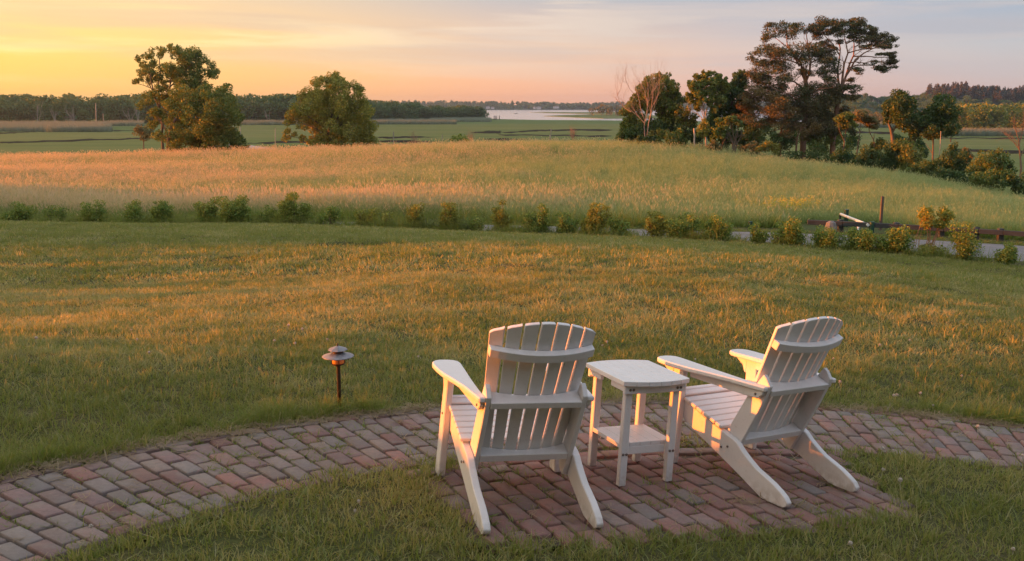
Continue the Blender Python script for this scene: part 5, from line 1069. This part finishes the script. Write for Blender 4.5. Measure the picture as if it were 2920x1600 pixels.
for q in range(70):
    u = r.uniform(2380, 2640); t = r.uniform(.8, 1); D = 800 + t * 260; pts.append(((u - 1460) / FPX * D, D, hillh(u, t)))
wood('hill_wood', np.array(pts), .28, .5, FW[:2] + FF_[:1], 8)
pts = bank(2640, 3300, 400, 470, 110); wood('valley_wood', pts, .72, .98, [crown_src(f'valley_crown_{i}', 260 + i, LM['maple_gold'] if i == 0 else LM['maple'], 11, 14, 800, 1.0) for i in range(4)], 9)
pts = bank(2380, 2660, 560, 640, 40); wood('grey_wood', pts, .5, .7, [crown_src(f'grey_crown_{i}', 270 + i, LM['grey'], 11, 14, 600, 1.1) for i in range(2)], 10)
# pale bare trees along the front of the left wood
for i, (u, hpx, lb) in enumerate([(108, 52, 'pale bare tree with a wide fork at the edge of the dark wood'), (158, 38, 'pale bare tree with three close upright stems at the wood edge'), (212, 44, 'pale bare forked tree just left of the utility pole'), (373, 40, 'thin pale bare tree at the wood edge behind the small grey-green tree'), (395, 44, 'pale bare tree with several crooked stems, nearest to the tall tree'), (766, 34, 'single pale bare tree before the wood between the two big trees')]):
    D = 632; b = at(u, 352, D); b[2] = MARSH - .3; hh = hpx * D / FPX; t = empty('pale_tree', tuple(b), lb, 'tree', 'pale bare trees along the wood'); rr = np.random.default_rng(i); ll = []
    for q in range(3 if i != 5 else 2):
        a = rr.normal(0, .28); ll.append((np.array([[q * .3 - .3, 0, 0], [a * hh * .35, rr.normal(0, .6), hh * .45], [a * hh * .9, rr.normal(0, 1), hh]]), np.array([.30, .22, .08])))
    V, F = tubes(twigs(ll, 2, (4, 3), hh * .35, .5, i, .6, .3), 5); mesh_np('trunk', V, F, M['bark_grey'], t)
# barn roof glimpsed by the wood
rf = empty('barn', (*at(205, 340, 650)[:2], MARSH), 'grey barn with a sloping roof half hidden at the edge of the dark wood', 'barn'); bm_obj('wall', box(-4, 4, -3, 3, -.2, 3.2, 0), M['greypost'], rf); bm_obj('roof', prism([(-4.6, 3.2), (4.6, 3.2), (1.2, 6.0), (-1.0, 6.0)], -3.5, 3.5, 'y', 0), hr_, rf)
# creeks of dark mud through the marsh, road across it
for pl_ in ([(0, 405), (180, 399), (360, 394), (410, 393), (410, 396.5), (200, 403), (90, 406), (0, 409)], [(0, 378), (100, 374.5), (130, 375), (60, 378.5), (0, 381)],[(240,366),(330,371),(420,372),(420,373.5),(300,373),(230,367)],
            [(700, 409), (790, 403), (930, 402), (930, 408), (800, 408), (720, 410)], [(1070, 391), (1150, 388), (1240, 391), (1160, 393.5), (1090, 394)], [(1075, 401), (1160, 399.5), (1250, 404), (1170, 407), (1080, 404)], [(1345, 377), (1400, 373.5), (1436, 374), (1420, 381), (1390, 381)], [(1430, 377), (1530, 371), (1600, 368.5), (1740, 369), (1740, 372), (1600, 372.5), (1530, 375), (1440, 379)], [(1420, 383), (1560, 384), (1740, 387), (1740, 389.5), (1560, 387), (1430, 386)],
            [(1360, 396), (1440, 394), (1500, 398), (1420, 401)], [(2420, 375), (2540, 376), (2540, 381), (2430, 380)], [(2700, 424), (2900, 428), (2960, 434), (2960, 440), (2780, 433), (2700, 429)], [(2640, 391), (2960, 394), (2960, 397), (2640, 393.5)]):
    o = poly_sheet('creek', px_poly(pl_, MARSH + .05, 1.0), MARSH + .05, M['mud'], .3); tag(o, kind='structure')
o = poly_sheet('gravel_road', px_poly([(690, 411), (760, 420), (840, 430), (880, 437), (760, 437), (700, 428), (640, 421), (600, 414)], MARSH + .08), MARSH + .08, M['gravel'], .3); tag(o, kind='structure')
# ------------------------------------------------------------------ grass
GL = grass_mat('lawn_blade', (.20, .255, .06), (.28, .31, .09), (.56, .51, .25), .8, .9, .45)
GLg = grass_mat('lush_blade', (.19, .28, .05), (.25, .32, .07), (.40, .34, .14), .3, .9, .45)
GM = None
def meadow_grass():
    def b(g):
        tint = g.n('ShaderNodeAttribute', attribute_name='tint', attribute_type='INSTANCER').outputs['Fac']
        h = g.n('ShaderNodeAttribute', attribute_name='hgt').outputs['Fac']
        stem = g.mix(g.rng(h, .1, .8), (.25, .36, .135), (.42, .50, .25)); head = g.mix(g.rng(tint, .2, .8), (.48, .55, .32), (.72, .60, .44))
        stem = g.mix(g.math('MULTIPLY', tint, .22), stem, (.56, .52, .31))
        return g.leafsh(g.mix(g.rng(h, .85, 1.0), stem, head), .45, .0, (1, .95, .6))
    return mat('meadow_blade', b)
GM = meadow_grass()
T0 = [tuft(f'lawn_tuft_{i}', GL, 30, .075, .016, .050, .0060, 1.3, 2, 300 + i, .55) for i in range(6)]
T1 = [tuft(f'lawn_tuft_mid_{i}', GL, 34, .13, .022, .054, .0085, 1.3, 2, 310 + i, .55) for i in range(5)]
T2 = [tuft(f'lawn_tuft_far_{i}', GL, 40, .24, .03, .07, .018, 1.3, 1, 320 + i, .55) for i in range(4)]
TL = [tuft(f'lush_tuft_{i}', GLg, 34, .05, .06, .15, .0050, 1.3, 3, 330 + i, .6) for i in range(4)]
def band(y0, y1, dens, side=1.4, slope=.56, xl=None):
    n = int(dens * (y1 - y0) * (slope * (y0 + y1) + 2 * side)); y = rng.uniform(y0, y1, int(n * 1.25)); w_ = slope * y + side; wm = slope * y1 + side; x = rng.uniform(-wm, wm, len(y)); k = np.abs(x) < w_; return x[k], y[k]
def lawn_points(y0, y1, dens, margin):
    x, y = band(y0, y1, dens); k = (y < y_edge(x) + .25) & ~in_path(x, y, margin) & (((x - HOL[0]) / 1.05) ** 2 + ((y - HOL[1]) / .55) ** 2 > 1); return x[k], y[k]
def patchn(x, y, s, ph=0): return np.sin(x * s + 1.3 * np.sin(y * s * .8 + ph) + ph) * np.sin(y * s * 1.1 + 1.7 * np.sin(x * s * .7 + 2 * ph))
def grow(name, x, y, src, smin, smax, tilt=.15, tint=None, zoff=-.012, hs=1.0, rough=.0):
    n = len(x); z = H(x, y) + zoff; s = rng.uniform(smin, smax, n); rot = np.column_stack([rng.normal(0, tilt, n), rng.normal(0, tilt, n), rng.uniform(0, 6.283, n)])
    return scatter(name, np.column_stack([x, y, z]), rot, np.column_stack([s, s, s * np.where(rng.random(n) < rough, rng.uniform(1.3, 1.9, n), rng.uniform(.7, 1.2, n)) * hs]), rng.integers(0, len(src), n), src, tint)
def tint_of(x, y): return np.clip(.22 + .34 * np.exp(-((y - 11.5) / 5.0) ** 4) - .16 * np.clip((y - 19) / 5, 0, 1) - .30 * np.clip(x / y, 0, .5) + .30 * patchn(x, y, 1.1) + .18 * patchn(x, y, 3.1, 1) + rng.normal(0, .18, len(x)), 0, 1)  # dry mid-lawn and green right also put sun and shade into the tint
x, y = lawn_points(2.3, 8.2, 330, .02); grow('lawn_grass', x, y, T0, .8, 1.25, rough=.2, tint=tint_of(x, y))
x, y = lawn_points(8.2, 15, 120, 0); grow('lawn_grass', x, y, T1, .85, 1.25, rough=.2, tint=tint_of(x, y))
x, y = lawn_points(15, 40, 34, 0); grow('lawn_grass', x, y, T2, .85, 1.25, rough=.12, tint=tint_of(x, y))
# long fringe where the mower misses, along the bricks and round the lamp
n = 1700; th = np.radians(rng.uniform(42, 156, n)); rr = R_OUT + .02 + np.abs(rng.normal(0, .10, n)); x, y = PC[0] + rr * np.cos(th), PC[1] + rr * np.sin(th); f_ = patchn(x, y, 3.2, .5); k = (f_ + rng.normal(0, .35, n) > .15) | (np.hypot(x + 1.3, y - 5.75) < .5)
x, y = x[k], y[k]; grow('edge_grass', x, y, TL, .5, 1.0, .25, tint=np.clip(rng.normal(.45, .32, len(x)), 0, 1), zoff=-.02)
n = 5200; x = rng.uniform(-3.5, 3.8, n); y = rng.uniform(3, 6, n); ins = in_path(x, y); d = .07; near = ~ins & (in_path(x + d, y) | in_path(x - d, y) | in_path(x, y + d)); x, y = x[near], y[near]; f_ = patchn(x, y, 4.2, 1.5) + rng.normal(0, .3, len(x)) > .25
x, y = x[f_], y[f_]; grow('edge_grass', x, y, TL, .35, .7, .3, tint=np.clip(rng.normal(.4, .25, len(x)), 0, 1), zoff=-.02)
# moss and weeds in the joints
TMs = [tuft(f'joint_tuft_{i}', GLg, 12, .016, .004, .016, .0032, 1.5, 1, 340 + i, .8) for i in range(4)]
mx_, my_ = [], []
for b_ in singles + others:
    cx, cy_, a, l, w_, kk = b_
    for q in range(11):
        s = rng.integers(4); t = rng.uniform(-.5, .5); lx, ly = ((t * l, (w_ * .5 + .005) * (1 if s else -1)) if s < 2 else ((l * .5 + .005) * (1 if s == 2 else -1), t * w_))
        X_, Y_ = cx + lx * math.cos(a) - ly * math.sin(a), cy_ + lx * math.sin(a) + ly * math.cos(a)
        if patchn(np.array(X_), np.array(Y_), 5, .8) + .5 * patchn(np.array(X_), np.array(Y_), 13, .3) + rng.normal(0, .5) > .1: mx_.append(X_); my_.append(Y_)
x, y = np.array(mx_), np.array(my_); n = len(x); z = plane(x, y) - .012; s = rng.uniform(.8, 2.3, n)
scatter('joint_moss', np.column_stack([x, y, z]), np.column_stack([rng.normal(0, .2, n), rng.normal(0, .2, n), rng.uniform(0, 6.28, n)]), s, rng.integers(0, 4, n), TMs, rng.random(n) * .9)
# dead clippings along the edges
straw = mat('straw', lambda g: g.leafsh(g.mix(g.rand(), (.26, .19, .11), (.40, .33, .22)), .2))
def straw_src(i):
    r = np.random.default_rng(360 + i); V = []; Q = []
    for q in range(9):
        a = r.uniform(0, 6.28); c = np.array([*r.normal(0, .03, 2), r.uniform(.002, .012)]); d = np.array([math.cos(a), math.sin(a), r.normal(0, .12)]) * r.uniform(.02, .05); p = np.array([-d[1], d[0], 0]); p = p / np.linalg.norm(p) * .0014; k = len(V); V += [c - d - p, c - d + p, c + d + p, c + d - p]; Q.append((k, k + 1, k + 2, k + 3))
    return mesh_np(f'straw_{i}', np.array(V), [np.array(Q)], straw, lk=False)
n = 1500; th = np.radians(rng.uniform(42, 156, n)); rr = R_OUT - .02 + rng.normal(0, .05, n); x, y = PC[0] + rr * np.cos(th), PC[1] + rr * np.sin(th); n2 = 350; xa, ya = rng.uniform(-2.5, 3.5, n2), rng.uniform(3.4, 6, n2); k = in_path(xa, ya); x, y = np.concatenate([x, xa[k]]), np.concatenate([y, ya[k]])
n = len(x); scatter('dry_clippings', np.column_stack([x, y, plane(x, y) + .003]), np.column_stack([np.zeros(n), np.zeros(n), rng.uniform(0, 6.28, n)]), rng.uniform(.5, 1.2, n), rng.integers(0, 3, n), [straw_src(i) for i in range(3)])
# white clover heads and buds
clover_m = mat('clover_head', lambda g: g.principled((.62, .56, .50), .8))
def clover_src():
    r = np.random.default_rng(5); d = r.normal(size=(70, 3)); d /= np.linalg.norm(d, axis=1, keepdims=True); c = np.array([[0, 0, .055]]); v, f, rn = leaf_cloud(np.repeat(c, 1, 0), np.array([[.010, .010, .009]]), 70, .009, 6, .5, 0, out=1.5, shell=.8)
    V, F = tubes([(np.array([[0, 0, 0], [.003, 0, .03], [0, 0, .05]]), np.array([.0012, .0012, .0012]))], 4); k = len(v); return mesh_np('clover_source', np.vstack([v, V]), [f, F[0] + k], clover_m, lk=False)
cl_ = [hit(u, v, 2.5, 12)[:2] for u, v in [(2510, 1300), (2530, 1301), (2513, 1357), (2568, 1397), (2440, 1575), (2885, 1587), (2622, 1137), (2545, 1145), (2550, 1143), (1010, 1478), (1030, 1450), (262, 1524), (2910, 1313), (2790, 1240), (2660, 1170)]] + [(rng.uniform(-4, 5), rng.uniform(6.8, 9)) for q in range(26)]
cl_ = np.array([q for q in cl_]); n = len(cl_); scatter('clover', np.column_stack([cl_, H(cl_[:, 0], cl_[:, 1]) - .008]), np.column_stack([rng.normal(0, .2, n), rng.normal(0, .2, n), rng.uniform(0, 6, n)]), rng.uniform(.7, 1.15, n), np.zeros(n), [clover_src()])

# verge between lawn and road: rough weeds and dry grass
TV = [tuft(f'verge_tuft_{i}', GLg, 26, .22, .12, .42, .016, 1.3, 2, 370 + i, .6) for i in range(4)]
n = 4200; x = rng.uniform(-24, 22, n); y = y_edge(x) + .3 + np.abs(rng.normal(0, .8, n)); k = y < y_rn(x) - .15; x, y = x[k], y[k]; k = (x < 8.5) | (rng.random(len(x)) < .35); x, y = x[k], y[k]; k = patchn(x, y, .9, 2) + rng.normal(0, .5, len(x)) > -.25; x, y = x[k], y[k]
grow('verge_grass', x, y, TV, .6, 1.5, .25, tint=np.clip(rng.normal(.55, .3, len(x)), 0, 1))
n = 1500; x = rng.uniform(-26, 26, n); y = y_rf(x) + .1 + rng.random(n) * .9; grow('verge_grass', x, y, TV, .25, .5, .2, tint=np.clip(rng.normal(.55, .3, len(x)), 0, 1))
# tall meadow grass in seed
TM = [tuft(f'meadow_tuft_{i}', GM, 34, .36, .55, 1.0, .016, .7, 3, 380 + i, .45, head=(.15, .032, .42)) for i in range(6)]
TMf = [tuft(f'meadow_front_tuft_{i}', GM, 34, .36, .5, 1.12, .016, .7, 3, 480 + i, .55, head=(.22, .046, .5)) for i in range(4)]
TMg = [tuft(f'meadow_green_tuft_{i}', GM, 34, .36, .45, .85, .018, .7, 3, 390 + i, .45, head=(.13, .028, .16)) for i in range(4)]
def mtint(x, y):
    b = .25 - 1.35 * (x / y) + .24 * (y < 52) * (x / y < .36) + .30 * patchn(x * .35, y, .20, 1) + .22 * patchn(x * .4, y, .55, 2); return np.clip(b + rng.normal(0, .16, len(x)), 0, 1)  # tan left and front, green right: real mix plus painted sun and shade
for y0, y1, dn in ((41, 56, 9.0), (56, 85, 5.5), (85, 130, 2.6)):
    x, y = band(y0, y1, dn, 6, .57); k = (y > y_rf(x) + 2.2) & ~((x > 12.3) & (x < 17.2) & (y < 44.5)); x, y = x[k], y[k]; z = H(x, y); t_ = mtint(x, y)
    k = (z > MARSH + .4); x, y, t_ = x[k], y[k], t_[k]
    gsel = (t_ + rng.normal(0, .12, len(x))) < .46
    s0 = 1.0 if y0 < 80 else 1.12
    grow('meadow_grass', x[~gsel], y[~gsel], TMf if y0 < 50 else TM, .8 * s0, 1.2 * s0, .1, tint=t_[~gsel], hs=.9); grow('meadow_grass', x[gsel], y[gsel], TMg, .8 * s0, 1.2 * s0, .1, tint=t_[gsel], hs=.95)
# yellow flowering patch and dark weeds in the near edge of the meadow
yel = leaf_mat('yellow_flower', (.50, .36, .06), (.56, .42, .08), (.40, .32, .08), 3)
c0 = at(2238, 600, 47); cen = np.column_stack([c0[0] + rng.normal(0, .85, 60), 47 + rng.normal(0, .6, 60), np.zeros(60)]); cen[:, 2] = H(cen[:, 0], cen[:, 1]) + rng.uniform(.55, .95, 60); v, f, rn = leaf_cloud(cen, np.full((60, 3), .2), 2400, .05, 401, .7); o = mesh_np('yellow_flowers', v, [f], yel, attrs={'rnd': ('FACE', 'FLOAT', rn)}); tag(o, kind='stuff')
TW = [tuft(f'weed_tuft_{i}', GLg, 30, .30, .3, .85, .030, 1.0, 2, 395 + i, .5) for i in range(3)]
n = 1100; x = rng.uniform(-24, 24, n); y = y_rf(x) + np.where(x > 9.5, 2.1, .9) + rng.random(n) ** 1.5 * 2.2; k = ~((x > 12.3) & (x < 17.2) & (y < 44.5)); x, y = x[k], y[k]; n = len(x); grow('meadow_weeds', x, y, TW, .5, .95, .15, tint=rng.random(n) * .3)
# reeds: a pale bank before the left wood, thinner belts along the marsh
rm = mat('reed', lambda g: g.leafsh(g.mix(g.n('ShaderNodeAttribute', attribute_name='hgt').outputs['Fac'], (.19, .25, .18), (.27, .32, .28)), .3, 0, (1, 1, .8)))
TR = [tuft(f'reed_tuft_{i}', rm, 40, 1.1, 1.6, 2.9, .10, .4, 2, 410 + i, .35) for i in range(3)]
def reeds(px, D0, D1, n):
    u = rng.uniform(px[0], px[1], n); D = rng.uniform(D0, D1, n); return (u - 1460) / FPX * D, D
X_, Y_ = [], []
for px, D0, D1, n in (((-300, 330), 440, 600, 3600), ((150, 310), 436, 520, 1400), ((330, 420), 560, 620, 260), ((690, 1060), 590, 640, 900), ((1060, 1300), 610, 690, 1100), ((1230, 1400), 700, 790, 500), ((2640, 3100), 375, 398, 900), ((2380, 2560), 520, 545, 300)):
    x, y = reeds(px, D0, D1, n); X_.append(x); Y_.append(y)
x, y = np.concatenate(X_), np.concatenate(Y_); n = len(x); scatter('reeds', np.column_stack([x, y, np.full(n, MARSH - .1)]), np.column_stack([rng.normal(0, .06, n), rng.normal(0, .06, n), rng.uniform(0, 6.28, n)]), rng.uniform(.8, 1.25, n), rng.integers(0, 3, n), TR, rng.random(n))

# unseen leafy rows and wood added at left, shaped to shade lawn and patio
TS = [crown_src(f'shade_shrubs_{i}', 440 + i, LM['shrub'], 1.0, 1.0, 260, .10) for i in range(3)]
TN = math.tan(SUN_EL)
def shade_row(name, xs_, ys_, hh, wd, src, unit=1.0):
    n = len(xs_); scatter(name, np.column_stack([xs_, ys_, H(xs_, ys_) - .03]), np.column_stack([np.zeros(n), np.zeros(n), rng.uniform(0, 6.28, n)]), np.column_stack([wd, wd, hh]) / unit, rng.integers(0, len(src), n), src)
n = 320; ys_ = rng.uniform(.5, 5.9, n); xs_ = -rng.uniform(8.6, 9.6, n); shade_row('shade_shrubs', xs_, ys_, rng.uniform(.27, .37, n), np.full(n, .45), TS)  # low unseen row added to keep patio and chair legs in shade
n = 150; xs_ = -rng.uniform(17, 19.5, n); yl = rng.uniform(7.2, 20, n); ys_ = yl - (xs_ + 3.5) * math.tan(SUN_T)
off = .20 * np.sin(6.283 * yl / 1.75 + .6 * np.sin(yl)) + .13 * np.sin(6.283 * yl / .83 + 1.0) + .10 * np.sin(6.283 * yl / 4.1 + 2.2) - .05 + rng.normal(0, .03, n)
shade_row('shade_shrubs', xs_, ys_, np.maximum(.15, H(np.full(n, -3.5), yl) + off - TN * (xs_ + 3.5) - H(xs_, ys_)), rng.uniform(.22, .36, n), TS)  # unseen row, heights shaped to throw shade bands across the lawn
n = 230; xs_ = -rng.uniform(135, 165, n); yl = rng.uniform(22.4, 52, n); ys_ = yl - xs_ * math.tan(SUN_T)      # yl: where their shade falls on the lawn
top = H(np.zeros(n), yl) + .34 - .022 * np.clip(yl - 25, 0, 12) - TN * xs_ + rng.uniform(-.3, .15, n) - 1.2 * np.clip((yl - 44) / 8, 0, 1); zb = np.full(n, -3.5)
scatter('shade_wood', np.column_stack([xs_, ys_, zb]), np.column_stack([np.zeros(n), np.zeros(n), rng.uniform(0, 6.28, n)]), np.column_stack([np.full(n, .40), np.full(n, .40), (top - zb) / 13.6]), rng.integers(0, 5, n), FW)  # unseen wood added, crown heights set to shade the far lawn
# ------------------------------------------------------------------ unseen house added behind the camera to cut the sky light from there
inn = empty('inn', (0, -5.5, Hs(0, -5.5)), 'unseen dark shingled building added behind the viewer to cut light from that side', 'house')
sh_ = flat_noise('weathered_shingle', (.11, .095, .08), (.17, .15, .125), 3, .9, .4, 20, .01, stretch=(1, 1, 4)); rf_ = flat_noise('roof_shingle', (.05, .05, .05), (.08, .08, .08), 3, .9, .3, 18, .01)
bm_obj('wall', box(-17, 15, -9, 0, -2, 6.6, .02), sh_, inn)
bm_obj('roof', prism([(-9.6, 6.6), (.7, 6.6), (-4.5, 10.8)], -17.6, 15.6, 'x', .02), rf_, inn)
gl_ = mat('window_glass', lambda g: g.principled((.03, .035, .04), .08, spec=.8))
for fl in (1.0, 3.9):
    for k in range(8):
        xw = -15 + k * 3.9
        w_ = bm_obj('window', prism([(xw - .62, fl), (xw + .62, fl), (xw + .62, fl + 1.7), (xw - .62, fl + 1.7)], .003, .07, 'y', .01), WH, inn)
        for a, b_ in ((-.54, -.03), (.03, .54)):
            for c, d in ((.08, .82), (.88, 1.62)): bm_obj('pane', prism([(xw + a, fl + c), (xw + b_, fl + c), (xw + b_, fl + d), (xw + a, fl + d)], .060, .074, 'y', 0), gl_, w_)
# ------------------------------------------------------------------ sea air
bm = bmesh.new(); bmesh.ops.create_cube(bm, size=1); bmesh.ops.scale(bm, vec=(7200, 4600, 50), verts=bm.verts[:]); bmesh.ops.translate(bm, vec=(0, 1500, 8.5), verts=bm.verts[:])
def hz():
    m = bpy.data.materials.new('sea_air'); m.use_nodes = True; t = m.node_tree; t.nodes.clear()
    v = t.nodes.new('ShaderNodeVolumePrincipled'); v.inputs['Color'].default_value = (.62, .78, 1.0, 1); v.inputs['Density'].default_value = HAZE; v.inputs['Anisotropy'].default_value = .78
    o = t.nodes.new('ShaderNodeOutputMaterial'); t.links.new(v.outputs[0], o.inputs['Volume']); return m
HAZE = 1.4e-4
hz_o = bm_obj('haze', bm, hz()); tag(hz_o, kind='stuff')
